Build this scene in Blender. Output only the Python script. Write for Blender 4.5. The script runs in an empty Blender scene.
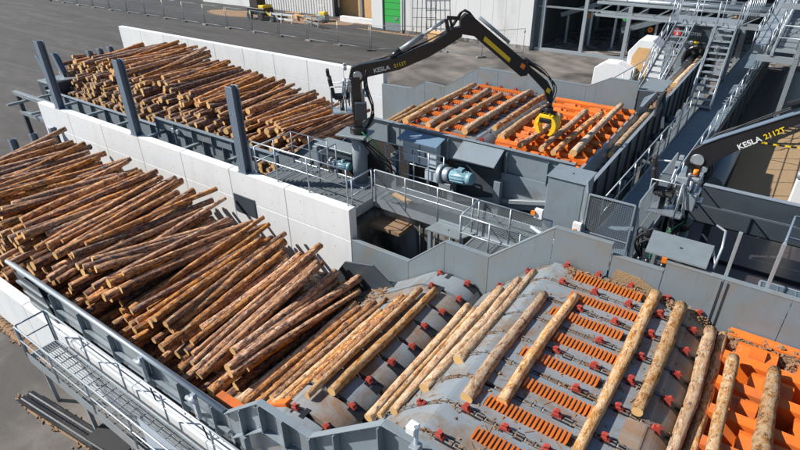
import bpy, bmesh, math, random
import numpy as np
from mathutils import Vector, Matrix
R = math.radians
rnd = random.Random(7)
sc = bpy.context.scene
col = sc.collection

# ------------------------------------------------------------------ camera, sky, sun, exposure
cam_d = bpy.data.cameras.new('camera'); cam = bpy.data.objects.new('camera', cam_d); col.objects.link(cam)
p_, r_, y_ = 0.53055, -0.01308, 2.18735
F = Vector((math.cos(p_) * math.cos(y_), math.cos(p_) * math.sin(y_), -math.sin(p_)))
Rt = Vector((math.sin(y_), -math.cos(y_), 0)); U = Rt.cross(F)
cx_ = math.cos(r_) * Rt + math.sin(r_) * U; cy_ = -math.sin(r_) * Rt + math.cos(r_) * U
cam.matrix_world = Matrix(((cx_.x, cy_.x, -F.x, 6.8), (cx_.y, cy_.y, -F.y, -3.94), (cx_.z, cy_.z, -F.z, 8.2), (0, 0, 0, 1)))
cam_d.sensor_width = 36; cam_d.lens = 547.7 / 800 * 36; cam_d.clip_end = 2000; cam_d.clip_start = .1
sc.camera = cam
ELEV, AZ = R(38), R(29)
sdir = Vector((math.cos(ELEV) * math.cos(AZ), math.cos(ELEV) * math.sin(AZ), -math.sin(ELEV)))
w = bpy.data.worlds.new('World'); sc.world = w; w.use_nodes = True
nt = w.node_tree; bg = nt.nodes['Background']
sky = nt.nodes.new('ShaderNodeTexSky'); sky.sky_type = 'NISHITA'; sky.sun_disc = False
sky.sun_elevation = ELEV; sky.sun_rotation = math.atan2(-sdir.x, -sdir.y)
sky.air_density = 1.0; sky.dust_density = .2
nt.links.new(sky.outputs[0], bg.inputs[0]); bg.inputs[1].default_value = .07
sd = bpy.data.lights.new('sun', 'SUN'); sd.energy = 5; sd.angle = R(.5); sd.color = (1, .96, .90)
so = bpy.data.objects.new('sun', sd); col.objects.link(so)
so.rotation_euler = sdir.to_track_quat('-Z', 'Y').to_euler(); so.location = (-30, -20, 40)
sc.view_settings.view_transform = 'Standard'; sc.view_settings.look = 'None'
sc.view_settings.exposure = .55; sc.view_settings.gamma = 1

# ------------------------------------------------------------------ materials
def newmat(name):
    m = bpy.data.materials.new(name); m.use_nodes = True
    return m, m.node_tree.nodes, m.node_tree.links, m.node_tree.nodes['Principled BSDF']
def ramp(N, stops):
    r = N.new('ShaderNodeValToRGB'); e = r.color_ramp.elements
    while len(e) < len(stops): e.new(.5)
    for k, (p, c) in enumerate(stops): e[k].position = p; e[k].color = (*c, 1)
    return r
def noise(N, L, vec, scale, detail=5, rough=.6, dist=0):
    n = N.new('ShaderNodeTexNoise'); n.inputs['Scale'].default_value = scale; n.inputs['Detail'].default_value = detail
    n.inputs['Roughness'].default_value = rough; n.inputs['Distortion'].default_value = dist
    if vec is not None: L.new(vec, n.inputs['Vector'])
    return n.outputs[0]
def mapping(N, L, vec, s=(1, 1, 1), r=(0, 0, 0)):
    m = N.new('ShaderNodeMapping'); m.inputs['Scale'].default_value = s; m.inputs['Rotation'].default_value = r
    L.new(vec, m.inputs['Vector']); return m.outputs[0]
def mix(N, L, f, a, b):
    m = N.new('ShaderNodeMix'); m.data_type = 'RGBA'
    for s, v in ((0, f), (6, a), (7, b)):
        if hasattr(v, 'links'): L.new(v, m.inputs[s])
        elif s == 0: m.inputs[0].default_value = v
        else: m.inputs[s].default_value = (*v, 1)
    return m.outputs[2]
def math_(N, L, op, a, b=0., c=None):
    m = N.new('ShaderNodeMath'); m.operation = op
    for k, v in enumerate((a, b) if c is None else (a, b, c)):
        if hasattr(v, 'links'): L.new(v, m.inputs[k])
        else: m.inputs[k].default_value = v
    return m.outputs[0]
def bump(N, L, h, B, s=.3, d=.02):
    b = N.new('ShaderNodeBump'); b.inputs['Strength'].default_value = s; b.inputs['Distance'].default_value = d
    L.new(h, b.inputs['Height']); L.new(b.outputs[0], B.inputs['Normal'])
def worldpos(N): return N.new('ShaderNodeNewGeometry').outputs['Position']
DRAG = ('worn_chute_plate', 'rusty_worn_plate', 'rust_stained_roll', 'orange_paint')
def surf(name, c1, c2, rough=.5, metal=0., scale=3., wear=None, wearamt=.62, wscale=6., bmp=.12, dirt=None, dirtamt=.6, streak=False):
    m, N, L, B = newmat(name); P = worldpos(N)
    v = mapping(N, L, P, (1, 1, .35)) if streak else P
    c = mix(N, L, noise(N, L, v, scale), c1, c2)
    if dirt:
        f = ramp(N, [(dirtamt - .12, (0, 0, 0)), (dirtamt + .06, (1, 1, 1))]); L.new(noise(N, L, v, scale * .6, 7, .7, .6), f.inputs[0])
        c = mix(N, L, f.outputs[0], c, dirt)
    if rough < .46 and metal == 0 and 'steel' in name:
        st = ramp(N, [(.55, (0, 0, 0)), (.72, (1, 1, 1))]); L.new(noise(N, L, mapping(N, L, P, (3, 3, .25)), 2.2, 8, .75, .3), st.inputs[0])
        c = mix(N, L, math_(N, L, 'MULTIPLY', st.outputs[0], .35), c, (.10, .085, .07))
    if name in DRAG:
        dg = ramp(N, [(.56, (0, 0, 0)), (.64, (1, 1, 1))]); L.new(noise(N, L, mapping(N, L, P, (.5, 9, .5)), 2.4, 8, .8, .15), dg.inputs[0])
        c = mix(N, L, math_(N, L, 'MULTIPLY', dg.outputs[0], .45), c, (.17, .12, .08) if 'orange' not in name else (.30, .10, .03))
    if wear:
        f = ramp(N, [(wearamt, (0, 0, 0)), (wearamt + .04, (1, 1, 1))]); L.new(noise(N, L, mapping(N, L, P, (1, 1, 1.6)), wscale, 9, .8, 1.), f.inputs[0])
        c = mix(N, L, f.outputs[0], c, wear)
    L.new(c, B.inputs['Base Color']); B.inputs['Roughness'].default_value = rough; B.inputs['Metallic'].default_value = metal
    if bmp: bump(N, L, noise(N, L, P, scale * 9, 4), B, bmp, .01)
    return m
M = {}
M['steel'] = surf('grey_painted_steel', (.165, .205, .235), (.225, .265, .295), .42, 0, 1.3, (.5, .52, .52), .66, 7, .05, (.15, .15, .14), .66)
M['steel_scuff'] = surf('scuffed_grey_steel', (.155, .195, .22), (.205, .245, .27), .42, 0, 1.1, (.62, .63, .62), .64, 5, .05, (.2, .19, .17), .63)
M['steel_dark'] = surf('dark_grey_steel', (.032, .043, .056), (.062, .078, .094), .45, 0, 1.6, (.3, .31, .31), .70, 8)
M['steel_blue'] = surf('blue_grey_deck_steel', (.11, .16, .20), (.17, .22, .265), .5, 0, 2, (.28, .3, .32), .70, 8)
M['galv'] = surf('galvanised_steel', (.36, .41, .45), (.50, .55, .59), .38, .55, 5, None, bmp=.04)
M['galv_dull'] = surf('dull_galvanised_grating', (.20, .235, .255), (.30, .34, .355), .45, .3, 5, None, bmp=.04)
M['deckplate'] = surf('worn_chute_plate', (.20, .235, .265), (.29, .325, .35), .38, .2, 1.8, (.48, .49, .49), .66, 6, .06, (.22, .16, .11), .60)
M['rustplate'] = surf('rusty_worn_plate', (.215, .225, .235), (.30, .295, .285), .5, .15, 2.2, (.5, .48, .46), .62, 9, .1, (.22, .13, .07), .55)
M['rollrust'] = surf('rust_stained_roll', (.24, .20, .17), (.36, .28, .21), .5, .15, 1.6, (.5, .47, .43), .62, 9, .1, (.30, .16, .08), .55)
M['orange'] = surf('orange_paint', (.62, .125, .015), (.78, .19, .02), .42, 0, 2, (.26, .21, .18), .59, 7, .08, (.42, .12, .04), .60)
M['orange_rib'] = surf('orange_brown_ribs', (.62, .15, .02), (.82, .24, .035), .5, 0, 4, (.28, .13, .06), .60, 12, .05)
M['red'] = surf('red_dog_paint', (.29, .035, .028), (.42, .07, .045), .5, 0, 5, (.22, .1, .07), .64, 14, .05)
M['black'] = surf('black_paint', (.010, .010, .012), (.022, .022, .025), .32, 0, 3, None, bmp=.02)
M['rubber'] = surf('black_rubber', (.012, .012, .013), (.025, .025, .027), .65, 0, 5, None)
M['soot'] = surf('dark_greasy_iron', (.03, .026, .024), (.07, .055, .045), .6, .2, 6, None)
M['yellow'] = surf('yellow_paint', (.75, .5, .015), (.85, .58, .03), .4, 0, 4, (.15, .12, .05), .66, 14)
M['bluebox'] = surf('pale_blue_enclosure', (.38, .45, .52), (.45, .52, .58), .4, 0, 2, None)
M['bluehood'] = surf('blue_hood_paint', (.12, .19, .28), (.17, .25, .34), .35, 0, 2, None)
M['motor'] = surf('light_blue_motor_paint', (.15, .29, .35), (.22, .37, .43), .35, 0, 5, (.5, .55, .55), .68, 12)
M['white'] = surf('white_paint', (.70, .71, .70), (.80, .80, .79), .5, 0, 2, None, dirt=(.5, .49, .46), dirtamt=.66)
M['offwhite'] = surf('white_wall_cladding', (.60, .61, .61), (.70, .70, .69), .6, 0, .5, None, dirt=(.5, .49, .47), dirtamt=.62, streak=True)
M['green'] = surf('green_door_paint', (.03, .36, .06), (.04, .42, .08), .45, 0, 1, None)
M['wood_raw'] = surf('raw_sawn_timber', (.50, .28, .11), (.66, .42, .2), .8, 0, 4, None)
M['signal_orange'] = surf('orange_beacon', (.85, .2, .01), (.9, .25, .02), .3, 0, 3, None)
M['signal_red'] = surf('red_plastic', (.7, .03, .02), (.75, .05, .03), .4, 0, 3, None)
M['hose_green'] = surf('green_hose_rubber', (.02, .25, .08), (.03, .3, .1), .5, 0, 3, None)
M['pit'] = surf('dirty_pit_concrete', (.26, .255, .245), (.38, .37, .355), .85, 0, 1.5, None, dirt=(.09, .075, .06), dirtamt=.5, streak=True)
M['chrome'] = surf('bright_cylinder_rod', (.6, .6, .6), (.7, .7, .7), .2, .9, 3, None)
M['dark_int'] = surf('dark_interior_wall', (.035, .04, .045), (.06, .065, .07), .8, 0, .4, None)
def concrete():
    m, N, L, B = newmat('cast_concrete'); P = worldpos(N)
    c = mix(N, L, noise(N, L, P, .9, 6), (.62, .64, .655), (.74, .755, .765))
    f = ramp(N, [(.5, (0, 0, 0)), (.75, (1, 1, 1))]); L.new(noise(N, L, mapping(N, L, P, (1.2, 1.2, .3)), 1.7, 8, .75), f.inputs[0])
    c = mix(N, L, math_(N, L, 'MULTIPLY', f.outputs[0], .55), c, (.50, .50, .495))
    oi = N.new('ShaderNodeObjectInfo').outputs['Random']
    c = mix(N, L, math_(N, L, 'MULTIPLY', oi, .22), c, (.58, .60, .62))
    sf = ramp(N, [(.60, (0, 0, 0)), (.68, (1, 1, 1))]); L.new(noise(N, L, mapping(N, L, P, (.9, .9, 3.2)), 2.6, 9, .82, .8), sf.inputs[0])
    c = mix(N, L, math_(N, L, 'MULTIPLY', sf.outputs[0], .5), c, (.33, .25, .18))
    L.new(c, B.inputs['Base Color']); B.inputs['Roughness'].default_value = .85
    bump(N, L, noise(N, L, P, 30, 6), B, .25, .01); return m
M['concrete'] = concrete()
def ground_mat():
    m, N, L, B = newmat('yard_asphalt'); P = worldpos(N)
    c = mix(N, L, noise(N, L, P, .12, 8, .65), (.030, .028, .027), (.064, .059, .055))
    s = ramp(N, [(.40, (0, 0, 0)), (.62, (1, 1, 1))]); L.new(noise(N, L, mapping(N, L, P, (.05, .35, 1), (0, 0, R(24))), 1.6, 7, .65, .5), s.inputs[0])
    c = mix(N, L, math_(N, L, 'MULTIPLY', s.outputs[0], .5), c, (.105, .096, .088))
    d = ramp(N, [(.55, (0, 0, 0)), (.70, (1, 1, 1))]); L.new(noise(N, L, P, .33, 9, .7, 1.), d.inputs[0])
    c = mix(N, L, math_(N, L, 'MULTIPLY', d.outputs[0], .4), c, (.15, .13, .11))
    # darker damp, newer asphalt beyond the fence line, edge broken by noise
    sp = N.new('ShaderNodeSeparateXYZ'); L.new(P, sp.inputs[0])
    yy = math_(N, L, 'ADD', sp.outputs[1], math_(N, L, 'MULTIPLY', noise(N, L, P, .4, 5), 2.0))
    f = math_(N, L, 'MULTIPLY', math_(N, L, 'GREATER_THAN', yy, 34.6), math_(N, L, 'LESS_THAN', sp.outputs[0], -16))
    c = mix(N, L, math_(N, L, 'MULTIPLY', f, .75), c, (.028, .028, .03))
    # pale dusty apron behind the far feeder
    g1 = ramp(N, [(.42, (0, 0, 0)), (.6, (1, 1, 1))]); L.new(noise(N, L, P, .22, 6, .6, .4), g1.inputs[0])
    bx_ = math_(N, L, 'MULTIPLY', math_(N, L, 'GREATER_THAN', math_(N, L, 'ADD', sp.outputs[0], math_(N, L, 'MULTIPLY', noise(N, L, P, .2, 4), 8)), -16), g1.outputs[0])
    c = mix(N, L, math_(N, L, 'MULTIPLY', bx_, .75), c, (.30, .265, .23))
    # long straight wheel tracks and fine grit
    wv = N.new('ShaderNodeTexWave'); wv.inputs['Scale'].default_value = .22; wv.inputs['Distortion'].default_value = 3; wv.inputs['Detail'].default_value = 4
    L.new(mapping(N, L, P, (1, 1, 1), (0, 0, R(-62))), wv.inputs[0])
    c = mix(N, L, math_(N, L, 'MULTIPLY', wv.outputs['Fac'], .3), c, (.045, .043, .042))
    s3 = ramp(N, [(.52, (0, 0, 0)), (.6, (1, 1, 1))]); L.new(noise(N, L, mapping(N, L, P, (.10, 1.1, 1), (0, 0, R(30))), 1.0, 8, .7, .3), s3.inputs[0])
    c = mix(N, L, math_(N, L, 'MULTIPLY', s3.outputs[0], .35), c, (.13, .12, .11))
    c = mix(N, L, math_(N, L, 'MULTIPLY', noise(N, L, P, 14, 3), .35), c, (.06, .052, .045))
    L.new(c, B.inputs['Base Color']); B.inputs['Roughness'].default_value = .8
    bump(N, L, noise(N, L, P, 25, 5), B, .3, .02); return m
M['ground'] = ground_mat()
def sawdust_mat(name, c1, c2):
    m, N, L, B = newmat(name); P = worldpos(N)
    c = mix(N, L, noise(N, L, P, 6, 8, .8), c1, c2); L.new(c, B.inputs['Base Color']); B.inputs['Roughness'].default_value = .95
    bump(N, L, noise(N, L, P, 30, 5), B, .8, .03); return m
M['sawdust'] = sawdust_mat('bark_sawdust', (.13, .08, .05), (.40, .25, .14))
M['sawdust_floor'] = sawdust_mat('sawdust_strewn_slab', (.22, .145, .08), (.44, .30, .165))
M['shaded_floor'] = surf('shade_dark_slab', (.028, .025, .03), (.06, .05, .055), .32, 0, 1.2, (.14, .13, .14), .66, 6, .1)  # shade is put into the dark base colour; low roughness gives the sheen
def bark_mat(name, cols, flake, flakeamt, dark, darkamt):
    m, N, L, B = newmat(name)
    tc = N.new('ShaderNodeTexCoord').outputs['Object']; oi = N.new('ShaderNodeObjectInfo').outputs['Random']
    off = N.new('ShaderNodeVectorMath'); off.operation = 'ADD'; cb = N.new('ShaderNodeCombineXYZ')
    L.new(math_(N, L, 'MULTIPLY', oi, 37.), cb.inputs[1]); L.new(math_(N, L, 'MULTIPLY', oi, 11.), cb.inputs[0])
    L.new(tc, off.inputs[0]); L.new(cb.outputs[0], off.inputs[1]); V = off.outputs[0]
    r = ramp(N, cols); L.new(noise(N, L, mapping(N, L, V, (8, 3.2, 8)), 1.3, 8, .72, .6), r.inputs[0])
    c = r.outputs[0]
    vo = N.new('ShaderNodeTexVoronoi'); vo.inputs['Scale'].default_value = 1.; L.new(mapping(N, L, V, (22, 10, 22)), vo.inputs['Vector'])
    c = mix(N, L, math_(N, L, 'MULTIPLY', vo.outputs['Color'], .35), c, dark)
    f = ramp(N, [(flakeamt, (0, 0, 0)), (flakeamt + .03, (1, 1, 1))]); L.new(noise(N, L, mapping(N, L, V, (9, 4.5, 9)), 1.4, 7, .78, 1.0), f.inputs[0])
    c = mix(N, L, f.outputs[0], c, flake)
    f2 = ramp(N, [(darkamt, (0, 0, 0)), (darkamt + .03, (1, 1, 1))]); L.new(noise(N, L, mapping(N, L, V, (7, 3.2, 7), (0, 0, .6)), 1.7, 7, .8, .8), f2.inputs[0])
    c = mix(N, L, f2.outputs[0], c, dark)
    hs = N.new('ShaderNodeHueSaturation'); L.new(c, hs.inputs['Color'])
    L.new(math_(N, L, 'MULTIPLY_ADD', oi, .6, .72), hs.inputs['Value'])
    L.new(math_(N, L, 'MULTIPLY_ADD', math_(N, L, 'FRACT', math_(N, L, 'MULTIPLY', oi, 13.)), .4, .85), hs.inputs['Saturation'])
    L.new(hs.outputs[0], B.inputs['Base Color']); B.inputs['Roughness'].default_value = .8
    bump(N, L, noise(N, L, mapping(N, L, V, (30, 12, 30)), 1.5, 7, .75), B, 1., .045); return m
M['bark'] = bark_mat('pine_bark', [(.36, (.06, .034, .034)), (.44, (.28, .135, .075)), (.50, (.62, .28, .12)), (.60, (.88, .47, .20))], (.90, .66, .46), .555, (.055, .036, .045), .56)
M['bark_dark'] = bark_mat('dark_pine_bark', [(.36, (.05, .036, .045)), (.46, (.18, .11, .09)), (.53, (.45, .22, .115)), (.64, (.78, .39, .17))], (.78, .58, .42), .575, (.045, .034, .045), .54)
M['bark_pale'] = bark_mat('flaky_pale_bark', [(.34, (.20, .10, .05)), (.43, (.58, .29, .11)), (.50, (.74, .47, .26)), (.62, (.82, .62, .42))], (.82, .70, .55), .57, (.13, .075, .055), .565)
def end_mat():
    m, N, L, B = newmat('sawn_log_end'); tc = N.new('ShaderNodeTexCoord').outputs['Object']; oi = N.new('ShaderNodeObjectInfo').outputs['Random']
    wv = N.new('ShaderNodeTexWave'); wv.wave_type = 'RINGS'; wv.rings_direction = 'Y'; wv.inputs['Scale'].default_value = 16; wv.inputs['Distortion'].default_value = .6
    L.new(tc, wv.inputs[0])
    c = mix(N, L, math_(N, L, 'MULTIPLY', wv.outputs['Fac'], .5), (.74, .48, .20), (.55, .30, .10))
    c = mix(N, L, math_(N, L, 'MULTIPLY', oi, .45), c, (.42, .24, .10))
    L.new(c, B.inputs['Base Color']); B.inputs['Roughness'].default_value = .85; return m
M['end'] = end_mat()

# ------------------------------------------------------------------ mesh helpers
def off_of(o):
    v = Vector((0, 0, 0))
    while o is not None: v += o.location; o = o.parent
    return v
class MB:
    def __init__(s): s.v = []; s.f = []; s.mi = []; s.sm = []
    def add(s, vs, fs, sm=False, mi=0):
        b = len(s.v); s.v += [tuple(v) for v in vs]; s.f += [[i + b for i in f] for f in fs]; s.mi += [mi] * len(fs); s.sm += [sm] * len(fs); return s
    def box(s, c, d, rz=0, ry=0, rx=0):
        m = Matrix.Rotation(rz, 3, 'Z') @ Matrix.Rotation(ry, 3, 'Y') @ Matrix.Rotation(rx, 3, 'X'); c = Vector(c)
        vs = [c + m @ Vector((x * d[0] / 2, y * d[1] / 2, z * d[2] / 2)) for x in (-1, 1) for y in (-1, 1) for z in (-1, 1)]
        return s.add(vs, [(0, 1, 3, 2), (4, 6, 7, 5), (0, 4, 5, 1), (2, 3, 7, 6), (0, 2, 6, 4), (1, 5, 7, 3)])
    def b2(s, a, b): # box from min corner to max corner
        return s.box([(a[i] + b[i]) / 2 for i in range(3)], [abs(b[i] - a[i]) for i in range(3)])
    def beam(s, p, q, w, h, up=(0, 0, 1)):
        p = Vector(p); q = Vector(q); d = (q - p).normalized(); up = Vector(up)
        if abs(d.dot(up)) > .98: up = Vector((0, 1, 0))
        sx = d.cross(up).normalized(); sz = sx.cross(d)
        vs = [e + sx * (a * w / 2) + sz * (b * h / 2) for e in (p, q) for a, b in ((-1, -1), (1, -1), (1, 1), (-1, 1))]
        return s.add(vs, [(3, 2, 1, 0), (4, 5, 6, 7), (0, 1, 5, 4), (1, 2, 6, 5), (2, 3, 7, 6), (3, 0, 4, 7)])
    def tube(s, pts, r, n=8, r2=None, caps=True):
        pts = [Vector(p) for p in pts]; vs = []; K = len(pts); prev = None
        for k, p in enumerate(pts):
            d = (pts[min(k + 1, K - 1)] - pts[max(k - 1, 0)]).normalized()
            if prev is None:
                a = Vector((0, 0, 1)) if abs(d.z) < .9 else Vector((1, 0, 0)); sx = d.cross(a).normalized()
            else: sx = (prev - d * prev.dot(d)).normalized()
            prev = sx; sy = d.cross(sx); rr = r if r2 is None else r + (r2 - r) * k / (K - 1)
            vs += [p + (sx * math.cos(t) + sy * math.sin(t)) * rr for t in [2 * math.pi * i / n for i in range(n)]]
        fs = [(k * n + i, k * n + (i + 1) % n, (k + 1) * n + (i + 1) % n, (k + 1) * n + i) for k in range(K - 1) for i in range(n)]
        s.add(vs, fs, n > 5)
        if caps:
            b = len(s.v) - len(vs); s.f += [[b + i for i in range(n)][::-1], [b + (K - 1) * n + i for i in range(n)]]; s.mi += [0, 0]; s.sm += [False, False]
        return s
    def prism(s, prof, y0, y1, axis='y'): # profile in (x,z) extruded along y (or (y,z) along x)
        n = len(prof)
        g = (lambda a, b, t: (a, t, b)) if axis == 'y' else ((lambda a, b, t: (t, a, b)) if axis == 'x' else (lambda a, b, t: (a, b, t)))
        vs = [g(a, b, t) for t in (y0, y1) for a, b in prof]
        return s.add(vs, [list(range(n)), list(range(n, 2 * n))[::-1]] + [(i, n + i, n + (i + 1) % n, (i + 1) % n) for i in range(n)])
    def mesh(s, name, mats, off=Vector((0, 0, 0))):
        me = bpy.data.meshes.new(name); me.from_pydata([(v[0] - off.x, v[1] - off.y, v[2] - off.z) for v in s.v], [], s.f)
        for m in (mats if isinstance(mats, (list, tuple)) else [mats]): me.materials.append(m)
        me.polygons.foreach_set('material_index', s.mi); me.polygons.foreach_set('use_smooth', s.sm)
        bm = bmesh.new(); bm.from_mesh(me); bmesh.ops.recalc_face_normals(bm, faces=bm.faces); bm.to_mesh(me); bm.free()
        return me
    def build(s, name, m, parent=None, bev=0, label=None, stuff=False):
        mats = M[m] if isinstance(m, str) else [M[k] for k in m]
        o = bpy.data.objects.new(name, s.mesh(name, mats, off_of(parent))); col.objects.link(o); o.parent = parent
        if bev:
            b = o.modifiers.new('bevel', 'BEVEL'); b.width = bev; b.segments = 1; b.limit_method = 'ANGLE'
        if label: o['label'] = label
        if stuff: o['kind'] = 'stuff'
        return o
def root(name, loc, label, cat, group=None):
    o = bpy.data.objects.new(name, None); o.location = loc; o.empty_display_size = .2; col.objects.link(o)
    o['label'] = label; o['category'] = cat
    if group: o['group'] = group
    return o
def tag(o, label, cat, group=None):
    o['label'] = label; o['category'] = cat
    if group: o['group'] = group
    return o
def piece(name, me, loc, parent, rot=(0, 0, 0)):
    o = bpy.data.objects.new(name, me); o.parent = parent; o.location = Vector(loc) - off_of(parent); o.rotation_euler = rot; col.objects.link(o); return o
def structure(mb, name, m):
    o = mb.build(name, m); o['kind'] = 'structure'; return o
def copy_tree(o, parent=None):
    c = o.copy(); col.objects.link(c); c.parent = parent
    for ch in list(o.children): copy_tree(ch, c)
    return c
def text_mesh(parent, name, body, origin, xdir, ydir, size, m, ext=.004, label=None, shear=0):
    cu = bpy.data.curves.new(name, 'FONT'); cu.body = body; cu.size = size; cu.extrude = ext; cu.shear = shear; cu.offset = size * .018
    t = bpy.data.objects.new('tmp', cu); col.objects.link(t); bpy.context.view_layer.update()
    me = bpy.data.meshes.new_from_object(t); bpy.data.objects.remove(t)
    X = Vector(xdir).normalized(); Y = Vector(ydir); Y = (Y - X * X.dot(Y)).normalized(); Z = X.cross(Y)
    mt = Matrix(((X.x, Y.x, Z.x), (X.y, Y.y, Z.y), (X.z, Y.z, Z.z))).to_4x4(); mt.translation = Vector(origin) - off_of(parent)
    me.transform(mt); me.materials.clear(); me.materials.append(M[m])
    o = bpy.data.objects.new(name, me); col.objects.link(o); o.parent = parent
    if label: o['label'] = label
    return o

# railing: posts, handrail, knee rail, toe board, optional wire mesh
def railing(label, pts, h=1.05, spacing=1.3, r=.021, mesh=False, toe=True, m='galv', cat='railing', knees=(.55,), group=None, loopend=False):
    pts = [Vector(p) for p in pts]
    ro = root('railing', pts[0], label, cat, group)
    up = Vector((0, 0, 1))
    MB().tube([p + up * h for p in pts], r, 8).build('handrail', m, ro)
    for k in knees: MB().tube([p + up * h * k for p in pts], r * .8, 6).build('knee_rail', m, ro)
    pm = MB().tube([(0, 0, 0), (0, 0, h)], r, 8).mesh('post', M[m])
    last = None
    for a, b in zip(pts[:-1], pts[1:]):
        L = (b - a).length; n = max(1, round(L / spacing))
        for i in range(n + 1):
            p = a.lerp(b, i / n)
            if last is None or (p - last).length > .05: piece('post', pm, p, ro); last = p
    if toe:
        t = MB()
        for a, b in zip(pts[:-1], pts[1:]): t.beam(a + up * .07, b + up * .07, .008, .14)
        t.build('toe_board', m, ro)
    if mesh:
        t = MB(); g = .065
        for a, b in zip(pts[:-1], pts[1:]):
            d = (b - a); L = d.length; d.normalize(); H = h - .06; n = int((L + H) / g)
            for i in range(n):
                s = i * g
                for sg in (0, 1):
                    # diagonal from (s,0) going up-left until the frame
                    u0, z0, u1, z1 = s, 0., s - H, H
                    if u0 > L: z0 = u0 - L; u0 = L
                    if u1 < 0: z1 = z1 + u1; u1 = 0
                    if z1 <= z0: continue
                    if sg: u0, u1 = L - u0, L - u1
                    t.tube([a + d * u0 + up * (z0 + .04), a + d * u1 + up * (z1 + .04)], .0052, 3, caps=False)
        t.build('wire_mesh', 'galv_dull', ro, stuff=True)
    return ro

# grating platform: bars + border
def grating(label, x0, x1, y0, y1, z, along='x', pitch=.06, name='walkway', border=.16, m='galv_dull', sheet=None, t=.035):
    ro = root(name, ((x0 + x1) / 2, (y0 + y1) / 2, z - border), label, 'walkway')
    g = MB()
    if along == 'x':
        y = y0 + pitch / 2
        while y < y1: g.b2((x0, y - .006, z - t), (x1, y + .006, z)); y += pitch
        x = x0 + .3
        while x < x1: g.b2((x - .006, y0, z - t + .002), (x + .006, y1, z - .004)); x += .3
    else:
        x = x0 + pitch / 2
        while x < x1: g.b2((x - .006, y0, z - t), (x + .006, y1, z)); x += pitch
        y = y0 + .3
        while y < y1: g.b2((x0, y - .006, z - t + .002), (x1, y + .006, z - .004)); y += .3
    g.build('grating', m, ro, stuff=True)
    for yy in (y0, y1):
        MB().b2((x0, yy - .02, z - border), (x1, yy + .02, z + .004)).build('side_beam', 'galv', ro, .004)
    for xx in (x0, x1):
        MB().b2((xx - .02, y0 + .021, z - border), (xx + .02, y1 - .021, z + .002)).build('end_beam', 'galv', ro, .004)
    if sheet:
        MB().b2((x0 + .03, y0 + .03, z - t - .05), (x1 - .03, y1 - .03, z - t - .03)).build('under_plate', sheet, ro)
    return ro
G = -2.5

# ------------------------------------------------------------------ ground and floors
g = MB(); g.add([(-400, -200, G), (300, -200, G), (300, 500, G), (-400, 500, G)], [(0, 1, 2, 3)]); structure(g, 'ground', 'ground')
g = MB(); g.b2((6.2, 17.5, G + .004), (16, 27, -1.15)); structure(g, 'sawdust_slab', 'sawdust_floor')
g = MB(); g.b2((5.35, 13.4, G + .004), (6.195, 40, -1.52)); g.b2((6.2, 13.4, G + .004), (16, 17.495, -1.53)); g.b2((6.2, 27.005, G + .004), (16, 40, -1.52)); structure(g, 'pit_floor', 'shaded_floor')  # dark floor colour stands in for shade under walkway and gantry
g = MB(); g.b2((4.9, 6.1, G + .004), (16, 13.39, -1.62)); structure(g, 'shaded_slab', 'shaded_floor')  # floor in shade, its darkness painted into the material
def patch(name, cx, cy, rx, ry, z, m, h=.06, rz=0, seed=0):
    rr = random.Random(seed); n = 26; ring = []
    ph = [rr.uniform(0, 6.28) for _ in range(6)]
    vs = [(0, 0, h)]; fs = []
    for k, (s, hh) in enumerate(((.35, h * .9), (.7, h * .5), (1, 0.))):
        for i in range(n):
            t = 2 * math.pi * i / n; q = 1 + sum(.16 / (j + 1) * math.sin((j + 2) * t + ph[j]) for j in range(6)) + rr.uniform(-.06, .06)
            vs.append((math.cos(t) * rx * s * q, math.sin(t) * ry * s * q, hh * rr.uniform(.6, 1.3)))
    for i in range(n): fs.append((0, 1 + i, 1 + (i + 1) % n))
    for k in range(2):
        for i in range(n): fs.append((1 + k * n + i, 1 + (k + 1) * n + i, 1 + (k + 1) * n + (i + 1) % n, 1 + k * n + (i + 1) % n))
    c, s_ = math.cos(rz), math.sin(rz)
    b = MB().add([(cx + v[0] * c - v[1] * s_, cy + v[0] * s_ + v[1] * c, z + v[2]) for v in vs], fs, True)
    # loose chips
    for _ in range(140):
        t = rr.uniform(0, 6.28); q = rr.uniform(.2, 1.25); x = cx + (math.cos(t) * rx * q) * c - math.sin(t) * ry * q * s_; y = cy + (math.cos(t) * rx * q) * s_ + math.sin(t) * ry * q * c
        b.box((x, y, z + .02 + h * max(0, 1 - q)), (rr.uniform(.03, .12), rr.uniform(.015, .05), .015), rr.uniform(0, 3), rr.uniform(-.3, .3))
    o = b.build(name, m, stuff=True); return o
patch('sawdust', -4.6, -1.25, 1.9, .24, G + .004, 'sawdust', .1, .12, 1)
patch('sawdust', -2.9, -1.5, 1.1, .35, G + .004, 'sawdust', .14, .1, 2)
patch('sawdust', -10.2, -.5, 2.6, .15, G + .004, 'sawdust', .06, 0, 3)
patch('sawdust', -38, 41, 5.5, 2.2, G + .004, 'sawdust', .25, .1, 4)
patch('sawdust', -31, 43.5, 4, 1.3, G + .004, 'sawdust', .2, 0, 5)
patch('sawdust', -47, 40, 5, 1.5, G + .004, 'sawdust', .2, .1, 6)
patch('sawdust', -19.6, 5.4, 1.2, 1, G + .004, 'sawdust', .1, 0, 7)
patch('sawdust', -24.5, 40.4, 4.2, .35, G + .004, 'sawdust', .05, 0, 8)

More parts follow.
